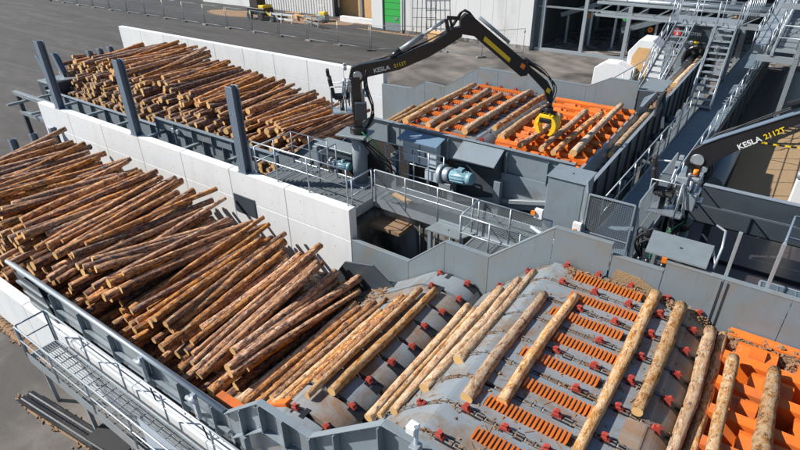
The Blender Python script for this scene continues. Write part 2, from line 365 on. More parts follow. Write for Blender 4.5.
# ------------------------------------------------------------------ concrete walls
def conc_wall(label, x0, x1, y0, y1, ztop, pw=2.45, split=None, holes=True):
    ro = root('concrete_wall', ((x0 + x1) / 2, y0, G), label, 'wall')
    n = round((x1 - x0) / pw); w_ = (x1 - x0) / n; gap = .004
    zs = [G, split, ztop] if split is not None else [G, ztop]
    MB().b2((x0 + .02, y0 + .02, G), (x1 - .02, y1 - .02, ztop - .02)).build('core', 'concrete', ro)
    for i in range(n):
        for k in range(len(zs) - 1):
            b = MB().b2((x0 + i * w_ + gap, y0, zs[k] + (gap if k else 0)), (x0 + (i + 1) * w_ - gap, y1, zs[k + 1] - (0 if k == len(zs) - 2 else gap)))
            o = b.build('concrete_panel', 'concrete', ro, .012)
            if holes:
                h = MB()
                for u in (.25, .75):
                    for v in ((.3, .75) if k else (.85,)):
                        z = zs[k] + (zs[k + 1] - zs[k]) * v; h.tube([(x0 + (i + u) * w_, y0 - .002, z), (x0 + (i + u) * w_, y0 + .01, z)], .016, 8)
                h.build('tie_hole', 'pit', o)
    return ro
wall_mid = conc_wall('white concrete wall between the near and the far log pile', -19.45, -1.95, 6.0, 6.3, .95, split=-.05)
conc_wall('white concrete wall behind the far log pile', -30.6, -8.6, 16.6, 16.9, 1.36, split=.25)
conc_wall('low white concrete wall at the lower left, below the grating walkway', -26, 2, -.32, -.05, -.95)
o = MB().b2((-6.9, 5.975, -.55), (-5.9, 6.0, .12)).build('hatch', 'steel_dark', wall_mid, .005)

pk = root('plank', (-1.5, 7.8, .6), 'short raw plank lying on the mesh walkway below the cabinet', 'plank')
MB().box((-1.5, 7.9, .64), (.75, .16, .05), -.25).build('board', 'wood_raw', pk)
# wall
# ------------------------------------------------------------------ steel H posts
def hpost(label, base, h, w=.30, d=.30, lean=(0, 0), grp=None, name='steel_post', m='steel_blue2'):
    ro = root(name, base, label, 'post', grp); x, y, z = base; t = .022
    def pr_(x0, x1, y0, y1):
        vs = []
        for zz, l in ((0, 0), (h, 1)):
            for a, b in ((x0, y0), (x1, y0), (x1, y1), (x0, y1)): vs.append((x + a + lean[0] * l, y + b + lean[1] * l, z + zz + .02))
        return MB().add(vs, [(3, 2, 1, 0), (4, 5, 6, 7), (0, 1, 5, 4), (1, 2, 6, 5), (2, 3, 7, 6), (3, 0, 4, 7)])
    pr_(-w / 2, w / 2, -d / 2, -d / 2 + t).build('flange', m, ro, .003)
    pr_(-w / 2, w / 2, d / 2 - t, d / 2).build('flange', m, ro, .003)
    pr_(-t / 2, t / 2, -d / 2 + t, d / 2 - t).build('web', m, ro)
    MB().box((x, y, z + .01), (w * 1.35, d * 1.15 if d * 1.15 < .3 else .3, .02)).build('base_plate', m, ro)
    for zz in (.55, 1.2, 1.9):
        if zz < h - .2 and name == 'steel_post' and h > 2.5:
            for a in (-.09, .09): MB().tube([(x + a, y - d / 2 - .012, z + zz), (x + a, y - d / 2, z + zz)], .016, 6).build('bolt', 'galv', ro)
    return ro
M['steel_blue2'] = surf('blue_grey_post_paint', (.11, .155, .21), (.16, .21, .27), .4, 0, 2, None, bmp=.03)
for (x, y, lb) in ((-17.75, 6.15, 'tall steel post on the middle wall, leftmost of three in the photo'), (-12.2, 6.15, 'tall steel post on the middle wall, middle one of three'), (-6.3, 6.15, 'tall steel post on the middle wall, right one of three beside the railing')):
    hpost(lb, (x, y, .95), 2.72, .32, .26)
for i, y in enumerate((4.15, 4.95, 5.75)):
    hpost(['short stop post behind the near log pile, closest to the left picture edge', 'short stop post behind the near log pile, middle of three', 'short stop post behind the near log pile, next to the middle wall'][i], (-18.2, y, -1.0), 1.1, .24, .26)
for i, y in enumerate((11.5, 12.1, 12.7)):
    hpost(['short stop post behind the far log pile, left of three', 'short stop post behind the far log pile, middle of three', 'short stop post behind the far log pile, right of three'][i], (-25.0, y, -.6), 2.0, .3, .26)
for i, (x, y, h) in enumerate(((-24.3, 9.0, 2.2), (-24.6, 9.9, 2.1))):
    hpost(['slanted end post at the left tip of the far trough, front one', 'slanted end post at the left tip of the far trough, rear one'][i], (x, y, -.6), h, .3, .28, (-.9, 0))

# ------------------------------------------------------------------ logs
def log_mesh(seed, rings=15, n=12, pale=False):
    rr = random.Random(seed); vs = []; L = 4.0; fs = []; r0 = .112
    bx, bz = rr.uniform(-.05, .05), rr.uniform(-.04, .04); ph = [rr.uniform(0, 6.28) for _ in range(4)]
    knots = [(rr.uniform(.05, .95), rr.uniform(0, 6.28), rr.uniform(.005, .016)) for _ in range(9)]
    for k in range(rings):
        t = k / (rings - 1); y = (t - .5) * L; tp = 1.10 - .2 * t
        cx = bx * math.sin(math.pi * t) + .008 * math.sin(9 * t + ph[0]); cz = bz * math.sin(math.pi * t) + .008 * math.sin(8 * t + ph[1])
        for i in range(n):
            a = 2 * math.pi * i / n; r = r0 * tp * (1 + .05 * math.sin(2 * a + ph[2] + t * 3) + .03 * math.sin(3 * a + ph[3])) + rr.uniform(-.0055, .0055)
            for kt, ka, kh in knots:
                if abs(kt - t) < .05 and abs(math.cos(a - ka)) > .85 and math.cos(a - ka) > 0: r += kh
            vs.append((cx + r * math.cos(a), y, cz + r * math.sin(a)))
    for k in range(rings - 1):
        for i in range(n): fs.append((k * n + i, (k + 1) * n + i, (k + 1) * n + (i + 1) % n, k * n + (i + 1) % n))
    return vs, fs, rings, n
LM = []
for kind, seeds in (('bark', range(8)), ('bark_dark', range(20, 28)), ('bark_pale', range(40, 52))):
    lst = []
    for s in seeds:
        vs, fs, rg, n = log_mesh(s)
        b = MB(); b.add(vs, fs, True, 0)
        b.f += [list(range(n)), [(rg - 1) * n + i for i in range(n)][::-1]]; b.mi += [1, 1]; b.sm += [False, False]
        me = b.mesh('log', [M[kind], M['end']]); lst.append((me, b))
    LM.append(lst)
log_group = {'near': 'logs heaped in the near trough', 'far': 'logs heaped in the far trough'}
def put_log(mid, yaw, pitch, r, L, kind, label, group=None):
    me, b = rnd.choice(LM[kind]); o = bpy.data.objects.new('log', me); col.objects.link(o)
    o.location = mid; s = 1 if rnd.random() < .5 else -1
    o.rotation_euler = (pitch, rnd.uniform(0, 6.28), yaw) ; o.rotation_mode = 'XYZ'
    # spin about own axis, then pitch about x, then yaw
    mt = Matrix.Rotation(yaw, 4, 'Z') @ Matrix.Rotation(pitch, 4, 'X') @ Matrix.Rotation(rnd.uniform(0, 6.28), 4, 'Y')
    if s < 0: mt = mt @ Matrix.Rotation(math.pi, 4, 'Z')
    o.rotation_euler = mt.to_euler(); o.scale = (r / .112, L / 4, r / .112)
    tag(o, label, 'log', group); return o
def pile(key, x0, x1, yc, hfun, thick, floor, seed, nmax, yspread=.35, ytop=0, toe=.6):
    rr = random.Random(seed); logs = []; S = 13
    arr = [] # per log: x at sample ys
    ys_grid = np.linspace(yc - 3.2, yc + 3.2, 27)
    env = [] # list of (xs on grid, zs on grid, valid mask, r)
    XS = np.zeros((0, 27)); ZS = np.zeros((0, 27)); VM = np.zeros((0, 27), bool); RS = np.zeros((0,))
    fails = 0
    while fails < 60 and len(logs) < nmax:
        best = None
        for _ in range(6):
            x = rr.uniform(x0, x1); yaw = rr.gauss(R(3.0) * math.sin(x * .9 + seed) - R(1.5), R(4.4)); r = min(.165, max(.072, rr.gauss(.114, .021))); L = min(4.9, max(3.4, rr.gauss(4.15, .28))); y = yc + ytop - toe * max(0, 1 - len(logs) / 170) + rr.uniform(-yspread, yspread) + (rr.uniform(-.3, .3) if rr.random() < .3 else 0)
            xs = x - math.tan(yaw) * (ys_grid - y); vm = np.abs(ys_grid - y) <= L / 2
            base = np.array([hfun(q)[0] for q in xs]) + r if False else np.full(27, hfun(x) - thick + r)
            req = base.copy()
            if len(logs):
                d = XS - xs[None]; Rr = (RS + r)[:, None] * .96; ok = VM & vm[None] & (np.abs(d) < Rr)
                zz = np.where(ok, ZS + np.sqrt(np.maximum(Rr ** 2 - d ** 2, 0)), -99); req = np.maximum(req, zz.max(0))
            req = np.where(vm, req, -99)
            u = ys_grid - y; pts = [(u[i], req[i]) for i in range(27) if vm[i]]
            lo = [p for p in pts if p[0] <= 0]; hi = [p for p in pts if p[0] > 0]
            # supporting line over envelope with minimal height at centre
            bc = (1e9, 0)
            for a in lo:
                for c in hi:
                    m = (c[1] - a[1]) / (c[0] - a[0]); z = a[1] - m * a[0]
                    if z >= bc[0] or abs(m) > .2: continue
                    if all(p[1] <= z + m * p[0] + .012 for p in pts): bc = (z, m)
            if bc[0] > 1e8: bc = (max(p[1] for p in pts), 0.)
            sc_ = bc[0] + r - hfun(x)
            if best is None or sc_ < best[0]: best = (sc_, x, y, yaw, r, L, bc, xs, vm)
        sc_, x, y, yaw, r, L, bc, xs, vm = best
        if sc_ > .06: fails += 1; continue
        fails = 0
        z = bc[0] + bc[1] * (ys_grid - y)
        XS = np.vstack([XS, xs]); ZS = np.vstack([ZS, z]); VM = np.vstack([VM, vm]); RS = np.append(RS, r)
        logs.append((x, y, bc[0], yaw, math.atan(bc[1]), r, L))
    return logs
def h_near(x): # top surface of the heap as a function of x
    pts = [(-21, .3), (-17.6, .36), (-13, .40), (-10, .45), (-8, .36), (-6, .02), (-5, -.22), (-2.2, -.42), (-1.0, -.68)]
    for (a, za), (b, zb) in zip(pts[:-1], pts[1:]):
        if a <= x <= b: return za + (zb - za) * (x - a) / (b - a)
    return pts[0][1] if x < -21 else pts[-1][1]
def h_far(x):
    pts = [(-27, .5), (-24.5, 1.2), (-22, 1.45), (-18, 1.05), (-14, .6), (-11, .25), (-8.5, .05)]
    for (a, za), (b, zb) in zip(pts[:-1], pts[1:]):
        if a <= x <= b: return za + (zb - za) * (x - a) / (b - a)
    return pts[0][1] if x < -25 else pts[-1][1]
near_logs = pile('near', -15.9, -1.1, 3.0, h_near, .9, -1.6, 3, 420)
far_logs = pile('far', -26.3, -8.5, 12.85, h_far, .9, -1.2, 5, 420, toe=1.1)
def tilt(l, yc, kf): return [(x, y, z + kf(x) * (y - yc), yaw, p + math.atan(kf(x)), r, L) for (x, y, z, yaw, p, r, L) in l]
near_logs = tilt(near_logs, 3.0, lambda x: .0 if x < -11 else (.07 if x > -5.5 else .07 * (x + 11) / 5.5)); far_logs = tilt(far_logs, 12.7, lambda x: .035)
print('pile sizes', len(near_logs), len(far_logs))
# rank by height above local mean: the visible ones become individuals
def toprank(lst, hf): return sorted(lst, key=lambda q: q[2] + q[5] - hf(q[0]), reverse=True)
def visible(lst):
    # a log is visible if few logs sit on it
    out = []
    A_ = np.array([(q[0], q[1], q[2], q[3], q[5], q[6]) for q in lst])
    for i, q in enumerate(lst):
        seen = 0
        for s in (-.47, -.3, -.1, .1, .3, .47):
            y = q[1] + s * q[6]; x = q[0] - math.tan(q[3]) * s * q[6]; xs = A_[:, 0] - np.tan(A_[:, 3]) * (y - A_[:, 1])
            cov = (np.abs(y - A_[:, 1]) < A_[:, 5] / 2) & (np.abs(xs - x) < q[5] * .7) & (A_[:, 2] > q[2] + .05)
            if not cov.any(): seen += 1
        out.append(seen)
    return out
LOGS = []; stuff_parts = {'near': [], 'far': []}
cands = []
for key, lst in (('near', near_logs), ('far', far_logs)):
    for q, v in zip(lst, visible(lst)):
        dist = (Vector((q[0], q[1], q[2])) - cam.location).length
        cands.append(((v + .5) / dist, key, q, v))
cands.sort(key=lambda c: -c[0])
for n_, (s, key, q, v) in enumerate(cands):
    x, y, z, yaw, pit, r, L = q
    if n_ < 262 and v > 0:
        kind = rnd.choices((0, 1), (.72, .28))[0]
        thk = 'thick ' if r > .132 else ('thin ' if r < .097 else '')
        tone = ('orange-flecked', 'dark')[kind]
        if key == 'near': zs_ = ((-15.5, 'at the left picture edge'), (-13.5, 'below the left tall post'), (-11.5, 'below the middle tall post'), (-9.5, 'by the white wall middle'), (-7.5, 'left of the wall hatch'), (-5.8, 'by the wall hatch'), (-4, 'by the white wall end'), (9, 'by the first drum'))
        else: zs_ = ((-23.5, 'behind the left tall post'), (-21, 'left of the middle post'), (-18.5, 'behind the middle post'), (-16, 'right of the middle post'), (-13.5, 'left of the right post'), (-11, 'right of the right post'), (9, 'beside the crane'))
        zone = next(b for a, b in zs_ if x < a)
        lev = 'on top' if v >= 5 else ('half covered' if v >= 2 else 'peeping out')
        ln = 'short ' if L < 3.95 else ('long ' if L > 4.35 else '')
        tw = ', turned left' if yaw > R(2.2) else (', turned right' if yaw < -R(2.2) else '')
        o = put_log((x, y, z), yaw, pit, r, L, kind, '', log_group[key])
        LOGS.append((f'{ln}{thk}{tone} log {lev}{tw}, {key} heap {zone}', x, o))
    else: stuff_parts[key].append(q)
from collections import defaultdict
dd = defaultdict(list)
for lb, x, o in LOGS: dd[lb].append((x, o))
for lb, lst in dd.items():
    lst.sort(key=lambda q: q[0])
    for i, (x, o) in enumerate(lst):
        w_ = '' if len(lst) == 1 else ('leftmost ' if i == 0 else ('rightmost ' if i == len(lst) - 1 else ('left-middle ', 'middle ', 'right-middle ')[min(i - 1, 2)]))
        o['label'] = w_ + lb
def log_stuff(key, lst, extra):
    V = []; Fc = []; mi = []; base = 0
    for (x, y, z, yaw, pit, r, L) in lst + extra:
        me, b = rnd.choice(LM[rnd.choice((0, 1))]); v = np.array(b.v) * np.array([r / .112, L / 4, r / .112])
        mt = np.array((Matrix.Rotation(yaw, 3, 'Z') @ Matrix.Rotation(pit, 3, 'X') @ Matrix.Rotation(rnd.uniform(0, 6.28), 3, 'Y')))
        V.append(v @ mt.T + np.array([x, y, z])); Fc += [[i + base for i in f] for f in b.f]; mi += b.mi; base += len(v)
    V = np.vstack(V); me = bpy.data.meshes.new('buried_logs'); me.from_pydata(V.tolist(), [], Fc)
    me.materials.append(M['bark_dark']); me.materials.append(M['end']); me.polygons.foreach_set('material_index', mi)
    me.polygons.foreach_set('use_smooth', [m == 0 for m in mi])
    o = bpy.data.objects.new('buried_logs', me); col.objects.link(o); o['kind'] = 'stuff'
    tag(o, f'mass of buried pine logs under the {key} heap', 'logs')
def lower(x0, x1, yc, hf, thick, floor, seed, tk=.5):
    rr = random.Random(seed); out = []; x = x0
    while x < x1:
        z = hf(x) - thick - .05; k = 0
        while z > floor + .05 and k < 6:
            out.append((x + rr.uniform(-.05, .05) + (.12 if k % 2 else 0), yc - min(tk + .15 * k, .75 if yc < 5 else 1.3) + rr.uniform(-.2, .2), z, rr.gauss(0, R(2)), .08, .115, rr.uniform(3.8, 4.4))); z -= .215; k += 1
        x += .245
    return out
log_stuff('near', stuff_parts['near'], lower(-15.9, -1.8, 3.0, h_near, .9, -1.7, 9))
log_stuff('far', stuff_parts['far'], lower(-26.2, -8.5, 12.7, h_far, .9, -1.3, 10, .9))

# ------------------------------------------------------------------ zigzag side panels of a feeder
def offset_prof(top, depth): # strip below a top line
    return top + [(x, z - depth) for x, z in reversed(top)]
def side_panel(label, top, y0, y1, depth, outer, ribs, m='steel', name='feeder_side', cap=True, splits=None, floorz=None):
    """sheet-steel side with flange on top edge; outer=-1 means ribs stand towards -y"""
    ro = root(name, (top[0][0], (y0 + y1) / 2, top[0][1] - depth), label, 'side panel')
    idx = splits or [0, len(top) - 1]
    for a, b in zip(idx[:-1], idx[1:]):
        seg = top[a:b + 1]; e = .006
        seg = [(seg[0][0] + e, seg[0][1])] + seg[1:-1] + [(seg[-1][0] - e, seg[-1][1])]
        pr = [(x, z - .001) for x, z in seg] + ([(x, (floorz if floorz is not None else z - depth)) for x, z in reversed(seg)])
        MB().prism(pr, y0 + .006, y1 - .006).build('panel', m, ro)
    if cap:
        for (a, b) in zip(top[:-1], top[1:]):
            f = MB().beam((a[0], (y0 + y1) / 2 + outer * .05, a[1] + .008), (b[0], (y0 + y1) / 2 + outer * .05, b[1] + .008), .13, .016)
            f.build('top_flange', 'steel_blue2' if False else m, ro, .003)
    yo = y0 if outer < 0 else y1
    for (x, zt, zb) in ribs:
        MB().b2((x - .01, yo + (outer * .13 if outer < 0 else .0), zb), (x + .01, yo + (0 if outer < 0 else .13), zt)).build('rib', m, ro)
    return ro
def topz(x, x0=0.):
    P_ = [(-60, .08), (0, .02), (1.1, 1.0), (2.3, 1.0), (3.75, 2.28), (60, 2.28)]
    x = x - x0
    for (a, za), (b, zb) in zip(P_[:-1], P_[1:]):
        if a <= x <= b: return za + (zb - za) * (x - a) / (b - a)
# near side of feeder 1 (y about 0)
top1 = [(-8.6, .1), (-4.2, .07), (0, .02), (1.1, 1.0), (2.3, 1.0), (3.75, 2.28), (9.5, 2.28)]
ribs = [(x, topz(x) - .02, topz(x) - .66) for x in (.55, 1.15, 1.7, 2.3, 2.85, 3.7, 4.6)] + [(x, topz(x) - .02, -.88) for x in (-7.8, -6.5, -5.2, -3.9, -2.6, -1.4, -.35)]
near_side = side_panel('grey zigzag steel side of the near feeder at the bottom edge', top1, -.03, 0., .68, -1, ribs, splits=[0, 1, 2, 3, 4, 5, 6])
b = MB().prism([(-8.6, -.5), (0, -.62), (0, -.9), (-8.6, -.9)], -.03, 0).build('lower_panel', 'steel', near_side)
b = MB().beam((-8.6, -.09, -.45), (0, -.09, -.5), .08, .05).build('stiffener', 'steel', near_side)
b = MB().tube([(-8.75, -.09, .13), (-4, -.09, .11), (0, -.09, .06)], .055, 10).build('rim_tube', 'galv', near_side)
# lower flanges and legs under the sloping part
for (a, c) in (((0, -.66), (1.1, .33)), ((1.1, .33), (2.3, .33)), ((2.3, .33), (3.75, 1.6)), ((3.75, 1.6), (8, 1.6))):
    MB().beam((a[0], -.07, a[1]), (c[0], -.07, c[1]), .14, .015).build('bottom_flange', 'steel', near_side)
for x in (.55, 1.7, 2.85, 4.6):
    MB().b2((x - .06, -.2, G), (x + .06, -.08, topz(x) - .68)).build('leg', 'steel', near_side)
# ribbed dark guard plate at the left of the near side
gp = root('guard_plate', (-7.6, -.2, -1), 'dark ribbed steel guard plate between the rim and the low white wall', 'plate')
MB().prism([(-8.3, .0), (-7.0, -.0), (-6.6, -.95), (-7.9, -.95)], -.16, -.14).build('plate', 'steel_dark', gp)
for z in (-.2, -.5, -.8): MB().b2((-8.2 + (-z) * .4, -.2, z - .015), (-6.95 + (-z) * .4, -.161, z + .015)).build('rib', 'galv_dull', gp)
bt = MB()
for k in range(60):
    x = -8.4 + k * .3; z = topz(x) - .1
    if x < 8: bt.tube([(x, -.045, z), (x, -.028, z)], .014, 6); 
    if x < 8 and x > 0: bt.tube([(x, -.045, z - .5), (x, -.028, z - .5)], .014, 6)
bt.build('bolt', 'galv', near_side, stuff=True)
# far side of feeder 1
top1f = [(-1.93, .0), (0, .0), (1.1, 1.0), (2.3, 1.0), (3.75, 2.28), (5.5, 2.28), (5.51, 2.28)]
fs1 = side_panel('pale grey zigzag steel side along the back of the near feeder', [(-1.93, .0), (0, .0), (1.1, 1.0), (2.3, 1.0), (3.75, 2.28), (4.95, 2.28)], 6.0, 6.03, 1.6, 1,
                 [(x, topz(x) - .02, -1.5) for x in (-1.2, .5, 1.7, 3)], m='steel_scuff', splits=[0, 1, 2, 3, 4, 5], floorz=-1.8)
fs2 = side_panel('low grey steel flap panel streaked with sawdust behind the near feeder', [(4.96, 2.02), (5.95, 2.02)], 6.02, 6.05, .9, 1, [], m='steel_scuff', floorz=1.2)
fs3 = side_panel('tall grey steel wall along the back right of the near feeder, with floor posts behind', [(5.96, 2.28), (6.95, 2.28), (8.0, 2.28), (13, 2.28)], 5.94, 5.97, 2.2, 1,
                 [(6.5, 2.2, 0), (7.4, 2.2, 0)], m='steel_scuff', splits=[0, 1, 2, 3], floorz=.2)
s_ = MB(); 
for x in (6.9, 7.0): s_.b2((x - .012, 5.92, .9), (x + .012, 5.94, 2.25))
s_.build('joint_strip', 'steel_scuff', fs3)
MB().prism([(5.0, 1.25), (5.95, 1.25), (5.95, 1.55), (5.6, 1.72), (5.1, 1.75)], 6.0, 6.019).build('sawdust_film', 'sawdust_floor', fs2)

# logs on the decks, each placed one by one
DL = [ # x, y_near, y_far, z, r, tone/desc
 (5.93, 1.5, 5.85, 1.63, .125, 'longest pale flaky log across the flat front deck'),
 (6.42, 2.68, 5.75, 1.63, .125, 'pale log on the front deck just right of the longest one'),
 (7.0, 2.0, 5.65, 1.38, .125, 'pale log over the curved front deck end, left of the touching pair'),
 (7.22, 2.2, 5.85, 1.22, .12, 'shaded log at the curved front deck end, right of the touching pair'),
 (7.46, 2.4, 4.92, 1.5, .115, 'thin pale log on the orange conveyor, left of two'),
 (8.05, 2.6, 4.98, 1.5, .15, 'rough-barked log on the orange conveyor at the lower right edge'),
 (4.67, 1.72, 4.93, 1.62, .12, 'pale log over the orange strips in the middle of the front deck'),
 (4.15, 1.5, 4.66, 1.60, .125, 'log at the top of the front riser, left of the first orange strip'),
 (3.52, 2.42, 5.72, 1.28, .12, 'front riser log, rightmost of the close row'),
 (3.24, 1.75, 5.6, 1.02, .12, 'front riser log, second from right of the close row'),
 (2.93, 1.25, 5.4, .74, .125, 'front riser log, third from right of the close row'),
 (2.66, 1.2, 4.7, .50, .085, 'thin orange log in the close row of the front riser'),
 (2.38, 1.2, 5.0, .26, .125, 'lowest log of the front riser next to the first drum'),
 (1.42, 1.3, 5.1, .26, .12, 'log on the first drum of the front feeder'),
 (.98, 1.35, 4.6, .2, .10, 'log on the left flank of the first drum'),
 (.70, .85, 4.75, -.02, .12, 'log leaning against the first drum, nearest to the heap'),
 (.44, .7, 4.2, -.2, .11, 'log below the first drum beside the heap'),
 (1.12, .95, 4.9, .27, .10, 'thin log tucked beside the pale one on the first drum'),
 (.15, .9, 4.8, -.38, .11, 'orange-lit log at the foot of the front feeder'),
 (-.15, .75, 4.7, -.55, .12, 'log at the bottom of the front feeder slope'),
 (-.5, .6, 4.5, -.75, .12, 'log at the end of the heap where the front feeder starts'),
 (-.85, .75, 4.8, -.95, .12, 'lowest log at the front feeder inlet'),
]
D2 = [(-3.35, 10.7, 15.8, 1.87, .125, 'log on the back deck, leftmost'), (-2.5, 10.8, 15.4, 1.87, .13, 'log on the back deck, second from left'), (-1.95, 10.6, 15.2, 1.87, .12, 'log on the back deck, third from left'),
      (-1.15, 10.95, 16.1, 1.87, .13, 'long log on the back deck, fourth from left'), (-.45, 11.7, 15.9, 1.87, .12, 'log on the back deck left of the yellow grab'), (.02, 11.2, 14.9, 1.82, .14, 'log on the back deck just left of the orange steps'),
      (.42, 11.2, 15.0, 1.6, .12, 'dark log half hidden under the jib beside the orange steps'), (.9, 10.7, 13.9, 1.92, .13, 'log under the yellow grab on the orange steps'),
      (1.5, 10.8, 14.8, 1.92, .12, 'log on the far orange steps, left of two parallel ones'), (1.95, 10.7, 14.9, 1.92, .12, 'log on the far orange steps, middle one'), (2.35, 11.0, 16.2, 1.92, .12, 'long log on the far orange steps, right one'),
      (-5.3, 10.7, 15.9, .85, .12, 'log on the first back drum'), (-5.9, 10.5, 15.2, .62, .12, 'log left of the first back drum'), (-4.5, 10.4, 15.6, .98, .13, 'log in the dip of the back feeder'), (-3.95, 10.5, 16, 1.5, .12, 'log on the riser of the back feeder')]
LOGX1 = [(q[0], q[1], q[2], q[4] * .76) for q in DL]; LOGX2 = [(q[0], q[1], q[2], q[4] * .84) for q in D2]
# ------------------------------------------------------------------ feeder decks
DECKP = [(-1.6, -1.45), (-.3, -.75), (.75, -.02), (1.0, .08), (1.3, .12), (1.75, .1), (2.05, -.02), (2.2, -.2), (2.25, -.5)]
DECKT = [(2.25, -.1), (2.6, .25), (3.1, .78), (3.6, 1.25), (3.85, 1.42), (4.1, 1.5), (6.3, 1.5), (6.65, 1.45), (6.9, 1.3), (7.1, 1.05), (7.2, .7), (7.25, 0)]
def refine(P_, n=5):
    out = []
    for i in range(len(P_) - 1):
        p0, p1, p2, p3 = P_[max(i - 1, 0)], P_[i], P_[i + 1], P_[min(i + 2, len(P_) - 1)]
        for k in range(n):
            t = k / n; out.append(tuple(.5 * (2 * p1[j] + (p2[j] - p0[j]) * t + (2 * p0[j] - 5 * p1[j] + 4 * p2[j] - p3[j]) * t * t + (-p0[j] + 3 * p1[j] - 3 * p2[j] + p3[j]) * t ** 3) for j in (0, 1)))
    return out + [P_[-1]]
DPF, DTF = refine(DECKP), refine(DECKT)
DLX = []
def deckz(x):
    P_ = DECKP[:6] + DECKT
    for (a, za), (b, zb) in zip(P_[:-1], P_[1:]):
        if a <= x <= b and b > a: return za + (zb - za) * (x - a) / (b - a)
    return 1.5
dogm = None
def dog_mesh():
    b = MB(); # carrier shoe with an upright tooth and two cheeks
    b.prism([(-.11, 0), (.11, 0), (.085, .05), (-.085, .05)], -.055, .055)
    b.prism([(-.045, .05), (.04, .05), (.02, .10), (.055, .155), (-.03, .155), (-.07, .12)], -.035, .035)
    b.prism([(-.09, .05), (.06, .05), (.05, .085), (-.08, .075)], -.06, -.036); b.prism([(-.09, .05), (.06, .05), (.05, .085), (-.08, .075)], .036, .06)
    return b.mesh('dog', M['red'])
dogm = dog_mesh()
def feeder_deck(x0, y0, w, dz, label, pitch, big):
    ro = root('log_feeder', (x0 + 4, y0 + w / 2, -1.0 + dz), label, 'conveyor')
    sh = lambda P_: [(x0 + a, b + dz) for a, b in P_]
    ya, yb = y0 + .04, y0 + w - .04
    n = round((yb - ya) / pitch); ps = (yb - ya) / n; slot = .05
    # deck skins between the chain slots
    for i in range(n):
        a, c = ya + i * ps + (slot if i else 0), ya + (i + 1) * ps - (slot if i < n - 1 else 0)
        top = sh(DPF); MB().prism(top + [(top[-1][0], -1.6 + dz), (top[0][0], -1.6 + dz)], a, c).build('drum_plate', 'rustplate' if i % 2 else 'deckplate', ro)
        top = sh(DTF); MB().prism(top + [(top[0][0], -1.6 + dz)], a, c).build('deck_plate', 'deckplate', ro)
        # grey bevelled wear plates on the riser, and a rust-brown sheet over the head roll
        if big:
            t2 = [(q, z + .006) for q, z in sh([p for p in DTF if 6.25 < p[0] < 7.22 and p[1] > .6])]
            MB().prism(t2 + [(q, z - .004) for q, z in reversed(t2)], a + .01, c - .01).build('roll_plate', 'rollrust', ro)
    # chain slots with chain
    for i in range(n + 1):
        y = ya + i * ps
        if i in (0, n): y += .06 if i == 0 else -.06
        base = sh([(-1.5, -1.45), (-.3, -.8), (.75, -.09), (1.3, .05), (2.0, -.08)])
        tb = sh([(2.3, -.12), (2.6, .18), (3.6, 1.18), (4.1, 1.43), (6.3, 1.43), (6.9, 1.22), (7.1, .98)])
        hw = .05 if i not in (0, n) else .03
        if i in (0, n): tb = [(q, z + .066) for q, z in tb]
        trk = MB().prism(tb + [(tb[-1][0], -1.5 + dz), (tb[0][0], -1.5 + dz)], y - hw, y + hw).build('chain_track', 'soot', ro)
        if i not in (0, n):
            MB().prism(base + [(base[-1][0], -1.6 + dz), (base[0][0], -1.6 + dz)], y - .05, y + .05).build('chain_track', 'soot', ro)
        # chain side links
        ch = MB(); x = 2.5
        while x < 6.6:
            z = deckz(x); z2 = deckz(x + .15)
            if z and z2 is not None and rnd.random() < .97:
                for s in (-.032, .032): ch.beam((x0 + x, y + s, z + dz + .0), (x0 + x + .13, y + s, z2 + dz + .0), .016, .05)
                ch.tube([(x0 + x, y - .04, z + dz), (x0 + x, y + .04, z + dz)], .018, 6)
            x += .16
        ch.build('chain', 'rustplate', trk, stuff=True)
        # dogs
        for k, x in enumerate((1.1, 1.85, 2.75, 3.4, 4.2, 4.85, 5.5, 6.15, 6.72)):
            x += ((i * .37) % 1 - .5) * .18 * (x < 6)
            if any(ya_ - .1 < y < yb_ + .1 and abs(x0 + x + .03 - lx) < lr + .13 for lx, ya_, yb_, lr in (LOGX1 if x0 == 0 else LOGX2)): continue
            MB().box((x0 + x + .12, y, deckz(x + .1) + dz - .012), (.34, .15 if x > 2.2 else .24, .04), 0, -math.atan2(deckz(x + .25) - deckz(x - .05), .3)).build('dog_shadow_slot', 'black', trk)  # black box right of each dog paints in its slot and shadow
            e = .08; z0_, z1_ = deckz(x - e), deckz(x + e); ang = -math.atan2(z1_ - z0_, 2 * e)
            piece('dog', dogm, (x0 + x, y, (z0_ + z1_) / 2 + dz + .015), trk, (rnd.uniform(-.08, .08), ang + rnd.uniform(-.15, .15), rnd.uniform(-.16, .16))).scale = (.76, .76, rnd.uniform(.62, .9))
    return ro, n, ps, ya
fd1, n1, ps1, ya1 = feeder_deck(0, 0, 6.0, 0, 'grey stepped log feeder in front with red chain dogs and orange ribbed strips', .66, True)
fd2, n2, ps2, ya2 = feeder_deck(-7.3, 9.45, 7.0, .2, 'stepped log feeder behind the crane with red dogs on a grey deck', .78, False)
# orange ribbed strips between chains of deck 1
for i in range(n1):
    y = ya1 + (i + .5) * ps1
    if y < .4: pass
    b = MB(); x = 4.45 + (.12 if i % 2 else 0); x1 = x + 1.3; k = 0
    while x < x1:
        b.box((x, y, 1.55), (.036, .2, .08), 0, R(18)); x += .07
    b.build('ribbed_strip', 'orange_rib', fd1, stuff=True)
    MB().b2((4.4 + (.12 if i % 2 else 0), y - .095, 1.501), (5.8 + (.12 if i % 2 else 0), y + .095, 1.506)).build('strip_tray', 'soot', fd1)
